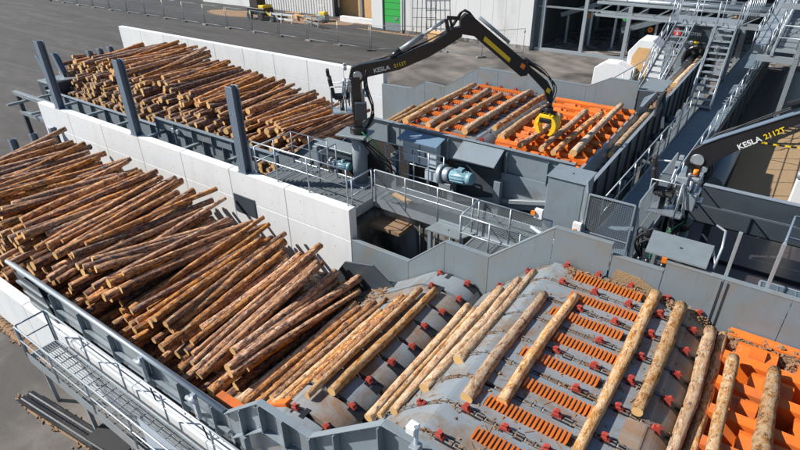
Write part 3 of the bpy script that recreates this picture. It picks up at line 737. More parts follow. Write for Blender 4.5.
# orange frames on the first drum
for y in (.32, .75, 1.2, 2.4, 3.6, 4.8):
    MB().beam((.2, y, -.40 - (.14 if y > 1 else 0)), (.85, y, .04 - (.14 if y > 1 else 0)), .16, .12).build('orange_bar', 'orange', fd1)
MB().b2((-1.0, .35, -.72), (.1, .55, -.55)).build('orange_bar', 'orange', fd1)
for y in (11.2, 12.9, 14.6, 15.9):
    MB().beam((-7.0, y, -.1), (-6.3, y, .36), .16, .1).build('orange_bar', 'orange', fd2)
for i in range(n2):
    y = ya2 + (i + .5) * ps2; b = MB(); x = -3.3
    while x < -.95: b.box((x, y, 1.75), (.05, .26, .08), 0, R(18)); x += .085
    b.build('ribbed_strip', 'orange_rib', fd2, stuff=True)
    MB().b2((-3.35, y - .15, 1.701), (-.9, y + .15, 1.706)).build('strip_tray', 'soot', fd2)
# chips scattered on deck
b = MB()
for _ in range(700):
    x = rnd.uniform(2.6, 7.0); y = rnd.uniform(.2, 5.85) if rnd.random() < .7 else rnd.choice([ya1 + k * ps1 for k in range(n1 + 1)]) + rnd.gauss(0, .06)
    s = rnd.uniform(.008, .035); y = min(5.9, max(.1, y)); b.box((x, y, deckz(x) + .012), (s * 2.2, s, s * .4), rnd.uniform(0, 3.1), rnd.uniform(-.5, .5))
for _ in range(520):
    x = rnd.uniform(4.2, 7.2); y = 5.9 - abs(rnd.gauss(0, .12)); s = rnd.uniform(.012, .05); b.box((x, y, deckz(x) + rnd.uniform(0, .05)), (s * 2, s, s * .5), rnd.uniform(0, 3.1), rnd.uniform(-.5, .5))
for _ in range(160):
    x = rnd.uniform(2.8, 7.0); y = rnd.uniform(.2, 5.85); L_ = rnd.uniform(.06, .26); a_ = rnd.uniform(0, 3.1)
    z = deckz(x) + .014; b.beam((x - L_ / 2 * math.cos(a_), y - L_ / 2 * math.sin(a_), deckz(x - L_ / 2 * math.cos(a_)) + .014), (x + L_ / 2 * math.cos(a_), y + L_ / 2 * math.sin(a_), deckz(x + L_ / 2 * math.cos(a_)) + .014), rnd.uniform(.006, .02), .005)
b.build('bark_chips', 'sawdust', stuff=True)
b = MB()
for _ in range(1400):
    x = rnd.uniform(-3.2, -.2); y = rnd.uniform(.2, 5.8); s = rnd.uniform(.02, .07); b.box((x, y, max(-1.42, -1.42 + (x + 1.5) * .55) + rnd.uniform(0, .06)), (s * 2, s, s * .4), rnd.uniform(0, 3.1), rnd.uniform(-.5, .5))
for _ in range(700):
    x = rnd.uniform(7.3, 9.5); y = 5.85 - abs(rnd.gauss(0, .18)); s = rnd.uniform(.02, .07); b.box((x, y, 1.05 + max(0, .3 - (5.9 - y)) + rnd.uniform(0, .05)), (s * 2, s, s * .5), rnd.uniform(0, 3.1), rnd.uniform(-.5, .5))
b.build('bark_chips', 'sawdust', stuff=True)

# trough floor slabs (dark) with scraper chains
for (key, x0, x1, y0, y1, z, lab) in (('n', -19.3, -1.5, .02, 5.98, -1.6, 'dark steel floor of the near trough with scraper chains'), ('f', -25.2, -8.8, 8.5, 16.55, -1.3, 'dark steel floor of the far trough')):
    ro = root('trough_floor', ((x0 + x1) / 2, (y0 + y1) / 2, z - .1), lab, 'trough')
    MB().b2((x0, y0, z - .1), (x1, y1, z)).build('floor_plate', 'steel_dark', ro)
    k = 0; y = y0 + .5
    while y < y1 - .3:
        MB().b2((x0 + .1, y - .09, z + .001), (x1 - .1, y + .09, z + .05)).build('chain_rail', 'rustplate', ro); y += 1.0
    for zz in [0]:
        bb = MB(); x = x1 - 4
        while x < x1 - .1:
            bb.box((x, y0 + .5, z + .08), (.05, .26, .06)); bb.box((x, y0 + 1.5, z + .08), (.05, .26, .06)); x += .16
        bb.build('scraper_bar', 'soot', ro)
# sloped inner plate by far side of feeder one
sp = root('chute_cheek', (-1.2, 5.6, -1.5), 'dark steel cheek plate at the end of the wall beside the log heap', 'plate')
MB().prism([(-2.6, -1.5), (-.9, -1.5), (-.2, -.7), (-.9, -.25), (-1.9, -.5)], 5.62, 5.66).build('plate', 'steel_dark', sp, .004)

# orange log steps (V conveyor) right of deck 1 and deck 2
def orange_steps(label, x0, x1, y0, y1, z, pitch, group=None):
    ro = root('orange_step_conveyor', ((x0 + x1) / 2, (y0 + y1) / 2, z - .9), label, 'conveyor')
    y = y0 + .1; k = 0
    wx = .62
    bm_ = MB().prism([(0, -.45), (pitch * .62, -.45), (pitch * .62, -.02), (pitch * .48, .0), (.0, -.2)], 0, wx, 'x').mesh('orange_step', M['orange'])
    rail = MB().prism([(-.05, -.62), (.09, -.62), (.09, .03), (-.05, -.03)], 0, x1 - x0, 'x').mesh('orange_rail', M['orange'])
    tab = MB().prism([(-.06, -.05), (.12, -.05), (.12, .10), (.02, .10)], 0, .26, 'x').mesh('orange_tab', M['orange'])
    while y < y1 - .2:
        piece('orange_rail', rail, (x0, y + pitch * .8, z), ro)
        x = x0 + (.18 if k % 2 else .45)
        while x < x1 - wx:
            piece('orange_step', bm_, (x, y, z - .04), ro); piece('orange_tab', tab, (x + .18, y + pitch * .3, z - .10), ro)
            x += wx + .32
        y += pitch; k += 1
    MB().b2((x0, y0, z - .95), (x1, y1, z - .9)).build('base_plate', 'steel_dark', ro)
    return ro
orange_steps('bright orange stepped conveyor in the lower right corner', 7.3, 12.5, .1, 5.9, 1.35, .72)
orange_steps('bright orange stepped conveyor under the yellow grab', -.1, 2.8, 9.7, 16.3, 1.75, .72)

for (x, a, c, z, r, lb) in DL:
    put_log((x, (a + c) / 2, z - r * .27), rnd.uniform(-.012, .012), 0, r * .76, c - a, 2 if x > 2.2 else (0 if rnd.random() < .5 else 2), lb)
for (x, a, c, z, r, lb) in D2: put_log((x, (a + c) / 2, z - r * .2), rnd.uniform(-.02, .02), 0, r * .84, c - a, rnd.choice((0, 2, 2)), lb)

# ------------------------------------------------------------------ far trough near rim, feeder 2 near side and supports
ro = root('trough_side', (-16, 8.6, -1.4), 'grey steel near side of the far trough with a flanged top rim', 'side panel')  # fixed side sheet of the far trough, not a separate barrier
MB().b2((-24.2, 8.45, -1.4), (-8.6, 8.48, .1)).build('panel', 'steel', ro)
MB().b2((-24.2, 8.36, .1), (-8.6, 8.52, .12)).build('top_flange', 'galv', ro)
for x in np.arange(-23.5, -9, 1.2): MB().b2((x - .015, 8.32, -1.3), (x + .015, 8.449, .09)).build('rib', 'steel', ro)
for x in np.arange(-23.8, -9, 2.4): MB().b2((x - .08, 6.31, -.1), (x + .08, 8.44, .0)).build('cross_beam', 'galv_dull', ro)
sc_p = root('screen_panel', (-11, 8.4, .1), 'raised grey steel screen with ribs in front of the far heap between two tall posts', 'panel')
for k in range(6): MB().b2((-14.35 + k * 1.2 + .006, 8.30, .13), (-14.35 + (k + 1) * 1.2 - .006, 8.33, .55)).build('panel', 'steel', sc_p)
for k in range(7): MB().b2((-14.36 + k * 1.2, 8.2, -.3), (-14.34 + k * 1.2, 8.299, .56)).build('rib', 'steel', sc_p)
MB().b2((-14.4, 8.18, .561), (-7.1, 8.36, .58)).build('top_flange', 'galv_dull', sc_p)
for x in (-13.2, -12.9): MB().tube([(x, 8.17, .25), (x, 8.28, .25)], .1, 14).build('flange_disc', 'galv', sc_p)
# end frame at the far left tip
ef = root('trough_end_frame', (-23.6, 8.2, G), 'grey steel end frame at the left tip of the far trough', 'frame')
for (a, b_) in (((-24.6, 7.2, .1), (-24.6, 7.2, G)), ((-24.6, 8.6, .2), (-24.6, 8.6, G)), ((-20.2, 7.2, 0), (-20.2, 7.2, G)), ((-20.2, 6.7, 0), (-20.2, 6.7, G))):
    MB().beam(a, b_, .18, .18).build('leg', 'steel_dark', ef, .005)
MB().b2((-24.8, 7.1, -.9), (-20.1, 7.3, -.7)).build('crossbar', 'steel', ef, .005)
MB().b2((-24.8, 7.1, .1), (-20.1, 7.3, .3)).build('crossbar', 'galv_dull', ef, .005)
MB().b2((-25.6, 8.7, .3), (-24.3, 10.5, .36)).build('lid', 'galv_dull', ef, .005)
MB().b2((-25.6, 8.7, -1.2), (-24.3, 10.5, .3)).build('drive_box', 'steel_dark', ef, .005)
MB().b2((-20.1, 6.4, -.5), (-19.9, 6.7, -.2)).build('yellow_tag', 'yellow', ef)

X2 = -7.5
top2 = [(-8.7, .12), (X2 + .0, .12), (X2 + 1.2, 1.0), (X2 + 2.3, 1.0), (X2 + 3.75, 2.30), (3.0, 2.30)]
fn2 = side_panel('dark grey zigzag near side of the back feeder behind the mesh walkway', top2, 9.38, 9.41, .75, -1, [(x, 2.2, 1.55) for x in (-3, -1.9, -.8, 1.1, 2.3)], m='steel', splits=[0, 1, 2, 3, 4, 5])
sp2 = side_panel('pale grey zigzag steel side along the back of the back feeder', [(-8.6, .9), (X2 + .6, .95), (X2 + 1.3, 1.35), (X2 + 2.3, 1.3), (X2 + 3.9, 2.35), (-2.7, 2.35), (.9, 2.3), (1.05, 2.35), (1.7, 2.7), (2.7, 2.7)], 16.45, 16.48, 1.2, 1,
          [(-5.2, 1.2, -.5), (-2.7, 2.3, -.5), (-.8, 2.2, -.5)], m='steel_scuff', splits=[0, 2, 3, 4, 5, 6, 9], floorz=-1.4)
MB().prism([(-8.7, -.62), (X2, -.62), (X2 + 1.2, .25), (X2 + 2.3, .25), (X2 + 3.75, 1.54), (3.0, 1.54), (3.0, -1.4), (-8.7, -1.4)], 9.412, 9.43).build('back_plate', 'soot', fn2)
# support structure of near side: sloping plates, frames
MB().prism([(-.55, 1.5), (.95, 1.62), (1.9, .9), (1.5, .1), (-.4, .1)], 9.30, 9.34).build('side_plate', 'steel_dark', fn2, .004)
MB().prism([(.95, 1.6), (2.7, 1.6), (2.7, .8), (1.0, .45)], 9.27, 9.295).build('side_plate', 'steel', fn2, .004)
MB().beam((-.6, 9.2, .35), (2.8, 9.2, 1.15), .12, .12).build('brace', 'galv_dull', fn2, .005)
MB().beam((-.6, 9.15, -.6), (2.8, 9.15, .1), .12, .14).build('brace', 'steel', fn2, .005)
for x in (-2.6, -.5, 1.0, 2.6, -4.2, -6): MB().b2((x - .1, 9.0, G), (x + .1, 9.2, min(topz(x, X2), 1.5) - .1)).build('leg', 'steel', fn2, .005)
for x in (.2, 1.8): MB().prism([(x, -.2), (x + .9, 0), (x + .9, .55), (x, .35)], 9.1, 9.12).build('window_plate', 'steel_dark', fn2)
# sloping hood plate over gearbox
hp = root('hood_plate', (.25, 9.3, 1.6), 'tilted grey hood plate above the light blue gearmotor', 'plate')
MB().prism([(8.72, 1.92), (9.37, 2.26), (9.37, 2.29), (8.72, 1.95)], -.3, 1.0, 'x').build('plate', 'steel', hp, .003)
MB().prism([(8.72, 1.94), (9.36, 2.24), (9.36, 1.3)], .96, .99, 'x').build('gusset', 'steel_dark', hp)
MB().prism([(8.72, 1.94), (9.36, 2.24), (9.36, 1.6)], -.29, -.26, 'x').build('gusset', 'steel', hp)

def gearmotor(label, c, d, s, name='gearmotor'):
    ro = root(name, c, label, 'motor'); c = Vector(c); d = Vector(d).normalized()
    sd_ = d.cross(Vector((0, 0, 1))).normalized()
    mbd = MB().tube([c + d * .12 * s, c + d * .62 * s], .155 * s, 18).build('motor_body', 'motor', ro, .006)
    f = MB()
    for k in range(14):
        a = 2 * math.pi * k / 14; v = (sd_ * math.cos(a) + Vector((0, 0, 1)).cross(d).cross(d) * math.sin(a)); v = sd_ * math.cos(a) + d.cross(sd_) * math.sin(a)
        f.beam(c + d * .16 * s + v * .165 * s, c + d * .56 * s + v * .165 * s, .012 * s, .03 * s, v)
    f.build('cooling_fin', 'motor', mbd, stuff=True)
    MB().tube([c + d * .62 * s, c + d * .74 * s], .165 * s, 18, .15 * s).build('fan_cover', 'motor', mbd, .006)
    MB().box(c + d * .38 * s + Vector((0, 0, .19 * s)), (.16 * s, .16 * s, .09 * s)).build('terminal_box', 'motor', mbd, .006)
    MB().tube([c - d * .1 * s, c + d * .1 * s], .2 * s, 16).build('gear_case', 'galv', ro, .01)
    MB().tube([c - d * .1 * s, c - d * .22 * s], .26 * s, 20).build('flange_disc', 'galv', ro, .006)
    MB().tube([c - d * .22 * s, c - d * .32 * s], .09 * s, 12).build('shaft', 'chrome', ro)
    MB().box(c - Vector((0, 0, .26 * s)), (.34 * s, .34 * s, .16 * s)).build('foot', 'galv_dull', ro, .006)
    return ro
gearmotor('light blue gearmotor under the tilted hood plate', (-.45, 8.75, 1.35), (1, -.1, .12), 1.15)
gearmotor('smaller light blue gearmotor beside the crane column', (-4.5, 8.35, .85), (1, .15, 0), .8)
# plate/table near crane 1 and zig guard
zg = root('drive_cover', (-5.1, 8.8, .5), 'flat grey cover plate on the drive unit left of the crane column', 'cover')
MB().b2((-5.5, 8.5, 1.25), (-3.9, 9.2, 1.29)).build('lid', 'galv_dull', zg, .004)
MB().b2((-5.4, 8.6, .6), (-4.0, 9.15, 1.249)).build('body', 'steel_dark', zg, .004)
# electrical cabinets
cb = root('electrical_cabinet', (-1.55, 8.9, .6), 'pale blue-grey electrical cabinet with a blue hood behind the mesh railing', 'cabinet')
cbb = MB().b2((-2.15, 8.9, 1.35), (-.95, 9.15, 2.05)).build('body', 'bluebox', cb, .01)
MB().prism([(8.72, 2.08), (9.2, 2.2), (9.2, 2.23), (8.72, 2.11)], -2.25, -.85, 'x').build('hood', 'bluehood', cb)
for x in (-2.0, -1.3): MB().b2((x - .025, 8.95, .6), (x + .025, 9.0, 1.349)).build('leg', 'galv', cb)
MB().b2((-1.55, 8.885, 1.4), (-1.53, 8.899, 2.0)).build('door_seam', 'steel_dark', cbb)
for x in (-1.8, -1.35): MB().b2((x, 8.88, 1.62), (x + .03, 8.899, 1.78)).build('latch', 'black', cbb)
jb = root('junction_box', (-1.0, 8.85, .9), 'small pale junction box below the blue-hooded cabinet', 'box')
MB().b2((-1.3, 8.82, .95), (-.8, 8.95, 1.28)).build('body', 'bluebox', jb, .008); MB().b2((-1.28, 8.805, .97), (-.82, 8.819, 1.26)).build('lid', 'bluebox', jb, .004)
for x in (-1.18, -.92): MB().tube([(x, 8.9, .95), (x, 8.9, .6)], .015, 6).build('cable', 'rubber', jb)
# rails frame around cabinet
railing('grey tube frame with cross rails around the electrical cabinet', [(-2.7, 8.75, .62), (-.6, 8.75, .62)], 1.25, .52, .02, knees=(.3, .6, .85), toe=False)
MB
# steel end box
bx = root('steel_box', (3.2, 8.5, -.5), 'tall grey steel box column at the right end of the back feeder', 'box')
MB().b2((2.72, 8.2, -1.2), (3.62, 8.98, 2.36)).build('body', 'steel', bx, .012)
MB().b2((2.68, 8.16, 2.36), (3.66, 9.02, 2.38)).build('lid', 'steel', bx, .004)
MB().tube([(3.2, 8.6, 2.38), (3.2, 8.6, 2.40)], .02, 8).build('bolt', 'soot', bx)

# ------------------------------------------------------------------ middle walkways, rails, pit
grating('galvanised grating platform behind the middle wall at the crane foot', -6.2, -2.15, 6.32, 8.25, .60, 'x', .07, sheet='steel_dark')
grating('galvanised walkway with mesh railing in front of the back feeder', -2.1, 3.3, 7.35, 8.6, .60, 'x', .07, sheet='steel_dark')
railing('galvanised railing on top of the middle white wall beside the crane', [(-6.0, 6.2, .95), (-4.9, 6.2, .95), (-3.6, 6.2, .95), (-2.15, 6.2, .95)], 1.1, 1.2, toe=False)
railing('short galvanised railing across the end of the crane platform', [(-2.15, 6.4, .6), (-2.15, 7.3, .6)], 1.05, .9)
railing('long wire-mesh railing above the concrete pit', [(-2.05, 7.33, .6), (3.25, 7.33, .6)], 1.05, 1.06, mesh=True)
railing('square hoop rail on the platform left of the crane column', [(-4.1, 7.2, .6), (-4.1, 8.0, .6)], 1.15, .8, toe=False)
railing('bent tube rail at the left end of the crane platform by the tall post', [(-6.15, 6.5, .6), (-6.15, 8.1, .6), (-4.6, 8.15, .6)], 1.1, 1.0, toe=False)
MB
pt = root('concrete_pit', (-.2, 6.7, G), 'square concrete pit with dirty walls between the wall end and the mesh walkway', 'pit')
MB().b2((-2.1, 7.55, G), (2.2, 7.8, .42)).build('back_wall', 'pit', pt)
MB().b2((-2.3, 6.31, G), (-1.96, 7.54, .30)).build('side_wall', 'pit', pt)
MB().b2((1.0, 6.06, G), (1.25, 7.54, .0)).build('side_wall', 'pit', pt)
MB().b2((-1.95, 6.9, -.0), (-.9, 7.54, .12)).build('ledge', 'sawdust', pt)
for x in (-.6, -.1, .4): MB().tube([(x, 7.5, G), (x, 7.5, .3)], .02, 6).build('vertical_pipe', 'galv_dull', pt)
pl = root('cover_plate', (.6, 7, .9), 'pale grey cover plate lying over the pit edge', 'plate')
MB().add([(-.07 + .1, 6.78, .62), (1.05, 6.8, .62), (1.27, 7.31, .62), (.12, 7.31, .62), (-.07 + .1, 6.78, .655), (1.05, 6.8, .655), (1.27, 7.31, .655), (.12, 7.31, .655)], [(3, 2, 1, 0), (4, 5, 6, 7), (0, 1, 5, 4), (1, 2, 6, 5), (2, 3, 7, 6), (3, 0, 4, 7)]).build('plate', 'galv_dull', pl)
MB().tube([(.6, 7.05, .655), (.6, 7.05, .67)], .02, 8).build('bolt', 'soot', pl)
MB().b2((.1, 6.8, -1), (.2, 6.9, .619)).build('leg', 'steel', pl); MB().b2((1.0, 6.85, -1), (1.1, 6.95, .619)).build('leg', 'steel', pl)
railing('short railing standing behind the first peak of the front feeder side', [(1.35, 6.3, .65), (2.9, 6.3, .65)], 1.05, .8)
railing('small railing leading to the steel box over the walkway end', [(1.35, 6.35, .65), (1.35, 7.25, .65)], 1.05, .8, toe=False)
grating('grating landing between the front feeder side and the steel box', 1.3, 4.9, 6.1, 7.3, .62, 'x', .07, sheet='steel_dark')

# mesh gate assembly
def mesh_panel(label, a, b, z0, h, frame=.035, name='mesh_panel', lean=0, cross=True):
    a = Vector((*a, z0)); b = Vector((*b, z0)); up = Vector((0, 0, h)); ro = root(name, a, label, 'mesh panel')
    for p, q in ((a, b), (a + up, b + up), (a, a + up), (b, b + up)): MB().beam(p, q, frame, frame, (0, .1, 1) if (q - p).z == 0 else (0, 1, 0)).build('frame_bar', 'galv', ro)
    if cross:
        for f in (.45,): MB().beam(a + up * f, b + up * f, frame * .7, frame * .7).build('frame_bar', 'galv', ro)
    t = MB(); L = (b - a).length; d = (b - a).normalized(); g = .045
    for i in range(1, int(L / g)): t.tube([a + d * i * g, a + d * i * g + up], .0038, 3, caps=False)
    for i in range(1, int(h / g)): t.tube([a + Vector((0, 0, i * g)), b + Vector((0, 0, i * g))], .0038, 3, caps=False)
    t.build('wire_mesh', 'galv_dull', ro, stuff=True); return ro
mesh_panel('wire mesh gate panel between the steel box and the cross walkway', (3.95, 7.5), (4.95, 7.5), .75, 1.75)
mesh_panel('narrow wire mesh panel beside the switch box', (3.66, 8.2), (3.90, 7.5), .9, 1.6)
mesh_panel('long slanted wire mesh panel along the right side of the cross walkway', (5.02, 7.55), (5.12, 10.8), .9, 1.7)
sb = root('switch_box', (3.75, 7.4, 1.2), 'white switch box with orange knob on the mesh gate', 'switch box')
MB().b2((3.72, 7.38, 1.35), (3.92, 7.48, 1.75)).build('body', 'white', sb, .01); MB().b2((3.76, 7.365, 1.5), (3.82, 7.379, 1.6)).build('button', 'signal_orange', sb); MB().b2((3.84, 7.365, 1.5), (3.88, 7.379, 1.54)).build('button', 'black', sb)
sb = root('sensor_box', (3.0, 7.2, 1.6), 'small white box with orange lens on the landing rail', 'box')
MB().b2((2.85, 7.15, 1.7), (3.05, 7.25, 1.95)).build('body', 'white', sb, .01); MB().tube([(2.83, 7.14, 1.85), (2.83, 7.10, 1.85)], .06, 10).build('lens', 'signal_orange', sb)
eb = root('emergency_stop', (4.05, 7.1, 1.2), 'red emergency stop button on the landing edge', 'button')
MB().b2((3.95, 6.95, 1.28), (4.12, 7.05, 1.38)).build('housing', 'bluebox', eb, .004); MB().tube([(4.03, 6.95, 1.33), (4.03, 6.91, 1.33)], .045, 10).build('button', 'signal_red', eb)
rl = root('pipe_run', (3.3, 6.9, 1.1), 'blue-grey pipe run lying along the landing edge', 'pipe')
MB().tube([(2.9, 6.9, 1.6), (3.5, 6.75, 1.45), (4.6, 6.5, 1.3)], .035, 8).build('pipe', 'bluebox', rl); MB().tube([(2.9, 7.0, 1.55), (4.7, 6.62, 1.25)], .02, 8).build('pipe', 'galv', rl)

# ------------------------------------------------------------------ near walkway lower left
WZ = -1.02
grating('galvanised grating walkway at the lower left beside the low white wall', -6.15, 6.0, -1.12, -.45, WZ, 'x', .055, border=.2)
railing('outer galvanised railing of the lower left walkway', [(-6.15, -1.14, WZ), (4.5, -1.14, WZ)], .9, 1.5, loopend=True)
railing('inner galvanised railing of the lower left walkway', [(-6.15, -.43, WZ), (4.5, -.43, WZ)], .9, 1.45, toe=False)
railing('dark end railing closing the lower left walkway', [(-6.17, -1.1, WZ), (-6.17, -.47, WZ)], .9, .64, toe=False, m='steel_blue2')
o = root('walkway_supports', (-2, -.75, G), 'row of steel legs carrying the lower left walkway', 'supports')
for x in (-5.9, -4.0, -2.2): MB().b2((x - .04, -1.05, G), (x + .04, -.97, WZ - .2)).build('leg', 'galv_dull', o)
pl = root('cover_plate', (-1.2, -1, WZ), 'triangular pale sheet lying on the lower left walkway', 'plate')
MB().prism([(-2.3, -.72), (1.5, -.72), (1.5, -1.05), (-1.3, -1.05)], WZ + .006, WZ + .02, 'z').build('plate', 'galv', pl)
# sensor with cables on inner side
for i, (x, lab) in enumerate(((-2.55, 'grey sensor bracket with small cylinder on the near rim, left one'), (-.8, 'grey sensor bracket on the near rim, right one by the zigzag'))):
    s = root('sensor', (x, -.25, -.1), lab, 'sensor')
    MB().b2((x - .05, -.22, -.55), (x + .05, -.14, .12)).build('bracket', 'galv', s, .003); MB().tube([(x - .14, -.24, .0), (x + .14, -.24, .03)], .05, 10).build('sensor_body', 'galv', s)
    MB().tube([(x, -.2, -.5), (x + .25, -.25, -.9), (x + .2, -.2, -1.2)], .015, 6).build('cable', 'rubber', s)
# black flat beams on the ground
bb = root('steel_beam', (-5.3, -1.2, G), 'two black steel channels lying on sawdust at the lower left', 'beam')
for dy in (0, .2):
    MB().beam((-6.55, -1.55 + dy, G + .13), (-3.2, -.95 + dy - .25, G + .13), .18, .10).build('channel', 'black', bb, .004)
    MB().beam((-6.55, -1.55 + dy, G + .19), (-3.2, -1.2 + dy, G + .19), .03, .07).build('flange', 'black', bb)
rm = root('rubber_mat', (-3.4, -1.2, G), 'black rubber mat under the walkway edge', 'mat')
MB().box((-3.35, -1.0, G + .32), (1.1, .5, .03), .15, .05).build('mat', 'rubber', rm)
# bicycle-like tripod: round lamp head on white/red stake
st = root('barrier_stake', (-2.9, -2.0, G), 'white stake with a red band at the bottom left edge', 'stake')
MB().tube([(-2.85, -1.95, G), (-2.95, -1.75, G + .55)], .022, 8).build('pole', 'white', st); MB().tube([(-2.95, -1.75, G + .55), (-2.98, -1.69, G + .72)], .03, 8).build('band', 'signal_red', st)
pu = root('pump', (-2.35, -1.9, G), 'silver pump with round housing on the ground at the bottom left', 'pump')
MB().tube([(-2.45, -1.7, G + .3), (-2.15, -1.75, G + .32)], .17, 16).build('housing', 'chrome', pu, .01); MB().tube([(-2.5, -2.0, G + .2), (-2.3, -2.05, G + .2)], .2, 16).build('wheel', 'galv', pu)
MB().tube([(-2.1, -1.75, G + .32), (-1.95, -1.78, G + .32)], .1, 12).build('motor', 'galv_dull', pu); MB().b2((-2.6, -2.1, G + .004), (-1.9, -1.6, G + .06)).build('base', 'steel_dark', pu)
# camera-near lamp post top at (420,440)
lp = root('sensor_mast', (4.35, -.15, 1.6), 'small galvanised sensor mast at the bottom edge', 'mast')
MB().tube([(4.35, -.2, 1.2), (4.35, -.2, 2.75)], .03, 10).build('pole', 'galv', lp); MB().b2((4.23, -.26, 2.62), (4.36, -.12, 2.74)).build('sensor_head', 'white', lp, .01); MB().b2((4.3, -.3, 2.36), (4.42, -.16, 2.46)).build('clamp', 'galv', lp, .005)

# ------------------------------------------------------------------ cranes
def crane_base(ro, x, y, z0, zt, s, colm=True):
    if colm:
        MB().tube([(x, y, z0), (x, y, zt)], .24, 10).build('column', 'steel', ro)
        MB().box((x, y, z0 + .03), (.75, .75, .06)).build('base_plate', 'steel', ro, .005)
        MB().box((x - .1, y - .05, zt + .03), (.95, .75, .06), .2).build('top_plate', 'galv_dull', ro, .006)
def hoses(ro, pts, n, m, spread, r=.016, seed=1):
    rr = random.Random(seed)
    for k in range(n):
        q = []
        for i, p in enumerate(pts):
            e = 0 if i in (0, len(pts) - 1) else 1
            q.append(Vector(p) + Vector([rr.uniform(-spread, spread) * (e + .35) for _ in range(3)]))
        # smooth by catmull
        out = []
        for i in range(len(q) - 1):
            p0, p1, p2, p3 = q[max(i - 1, 0)], q[i], q[i + 1], q[min(i + 2, len(q) - 1)]
            for t in (0, .25, .5, .75): out.append(.5 * ((2 * p1) + (-p0 + p2) * t + (2 * p0 - 5 * p1 + 4 * p2 - p3) * t * t + (-p0 + 3 * p1 - 3 * p2 + p3) * t ** 3))
        out.append(q[-1]); MB().tube(out, r, 6).build('hose', m, ro)
def arm(ro, name, prof, c0, d, w, m='black', bev=.008):
    """prof: (distance along d, height) polygon; extruded sideways by w about plane through c0 with heading d"""
    d = Vector((d[0], d[1], 0)).normalized(); s = Vector((-d.y, d.x, 0)); c0 = Vector((c0[0], c0[1], 0)); n = len(prof); vs = []
    for t in (-w / 2, w / 2):
        for a, z in prof: vs.append(c0 + d * a + s * t + Vector((0, 0, z)))
    return MB().add(vs, [list(range(n)), list(range(n, 2 * n))[::-1]] + [(i, n + i, n + (i + 1) % n, (i + 1) % n) for i in range(n)]).build(name, m, ro, bev)
def crane_head(ro, c0, d, zb, seat_side):
    """slewing head with seat, guards, valve block and beacon"""
    D = Vector((d[0], d[1], 0)).normalized(); S = Vector((-D.y, D.x, 0)); c = Vector((c0[0], c0[1], 0))
    P = lambda a, s, z: c + D * a + S * s + Vector((0, 0, z))
    MB().tube([P(0, 0, zb), P(0, 0, zb + .22)], .26, 14).build('slew_ring', 'black', ro, .01)
    b = MB()
    for s in (-.13, .13): b.beam(P(0, s, zb + .2), P(-.02, s, zb + 1.7), .05, .26, D)
    b.build('mast', 'black', ro, .008)
    MB().beam(P(-.02, 0, zb + .3), P(-.02, 0, zb + 1.1), .14, .1, D).build('lift_cylinder', 'galv_dull', ro)
    # platform with seat
    k = seat_side
    MB().beam(P(-.35, k * .42, zb + .55), P(-.35, k * .42, zb + .58), .6, .8, D).build('foot_plate', 'galv', ro)
    MB().beam(P(-.45, k * .42, zb + .95), P(-.45, k * .42, zb + 1.05), .42, .42, D).build('seat', 'rubber', ro, .03)
    MB().beam(P(-.68, k * .42, zb + 1.0), P(-.78, k * .42, zb + 1.6), .40, .10, D).build('seat_back', 'rubber', ro, .03)
    MB().beam(P(-.80, k * .42, zb + 1.62), P(-.82, k * .42, zb + 1.82), .22, .09, D).build('headrest', 'rubber', ro, .02)
    MB().beam(P(-.45, k * .42, zb + .58), P(-.45, k * .42, zb + .95), .12, .12, D).build('seat_post', 'black', ro)
    for s in (.2, .64):
        MB().tube([P(-.75, k * s, zb + .58), P(-.75, k * s, zb + 1.35), P(-.1, k * s, zb + 1.35), P(.1, k * s, zb + .58)], .02, 8).build('guard_rail', 'galv', ro)
    MB().tube([P(-.1, k * .3, zb + 1.35), P(-.1, k * .8, zb + 1.35)], .02, 8).build('guard_rail', 'galv', ro)
    MB().beam(P(.12, k * .42, zb + .75), P(.12, k * .42, zb + 1.15), .34, .2, D).build('valve_block', 'galv', ro, .01)
    v = MB()
    for q in range(6): v.tube([P(.24, k * (.3 + q * .05), zb + 1.0), P(.34, k * (.3 + q * .05), zb + 1.0)], .015, 6)
    v.build('valve_fitting', 'chrome', ro)
    for s in (.36, .6): MB().tube([P(-.25, k * s, zb + 1.05), P(-.22, k * s, zb + 1.35)], .018, 6).build('lever', 'black', ro)
    MB().tube([P(.05, k * .25, zb + 1.5), P(.05, k * .25, zb + 1.62)], .055, 10).build('beacon', 'signal_orange', ro)
    for q in range(11): MB().tube([P(.25 - q * .08, k * (.15 + (q % 4) * .13), zb + .7 + (q % 3) * .15), P(.1 - q * .05, k * (.35 + (q % 3) * .15), zb + 1.1 + (q % 5) * .12)], .022, 6).build('valve_pipe', ('galv', 'black', 'chrome')[q % 3], ro)
    MB().beam(P(-.15, k * .42, zb + 1.15), P(-.15, k * .42, zb + 1.5), .3, .22, D).build('valve_bank', 'galv', ro, .012)
    for q in range(7): MB().tube([P(.2 - q * .09, k * (.2 + (q % 3) * .1), zb + .6 + (q % 2) * .2), P(.22 - q * .09, k * (.28 + (q % 3) * .12), zb + 1.25 + (q % 4) * .09)], .03, 8).build('valve_pipe', 'galv' if q % 2 else 'chrome', ro)
    MB().beam(P(.02, k * .26, zb + .75), P(.02, k * .26, zb + 1.45), .2, .3, D).build('control_box', 'galv', ro, .015)
    MB().beam(P(.1, -k * .24, zb + .5), P(.1, -k * .24, zb + 1.0), .18, .34, D).build('oil_cooler', 'steel_dark', ro, .01)
    for q in (.25, .5, .8): MB().tube([P(-.1, k * q, zb + .58), P(-.1, k * q, zb + 1.35)], .018, 6).build('guard_bar', 'galv', ro)
    for q in (.3, .7): MB().beam(P(-.3, k * q, zb + 1.9 - .1), P(-.3, k * q + .01, zb + 2.0 - .1), .14, .1, D).build('work_lamp', 'galv', ro, .01)

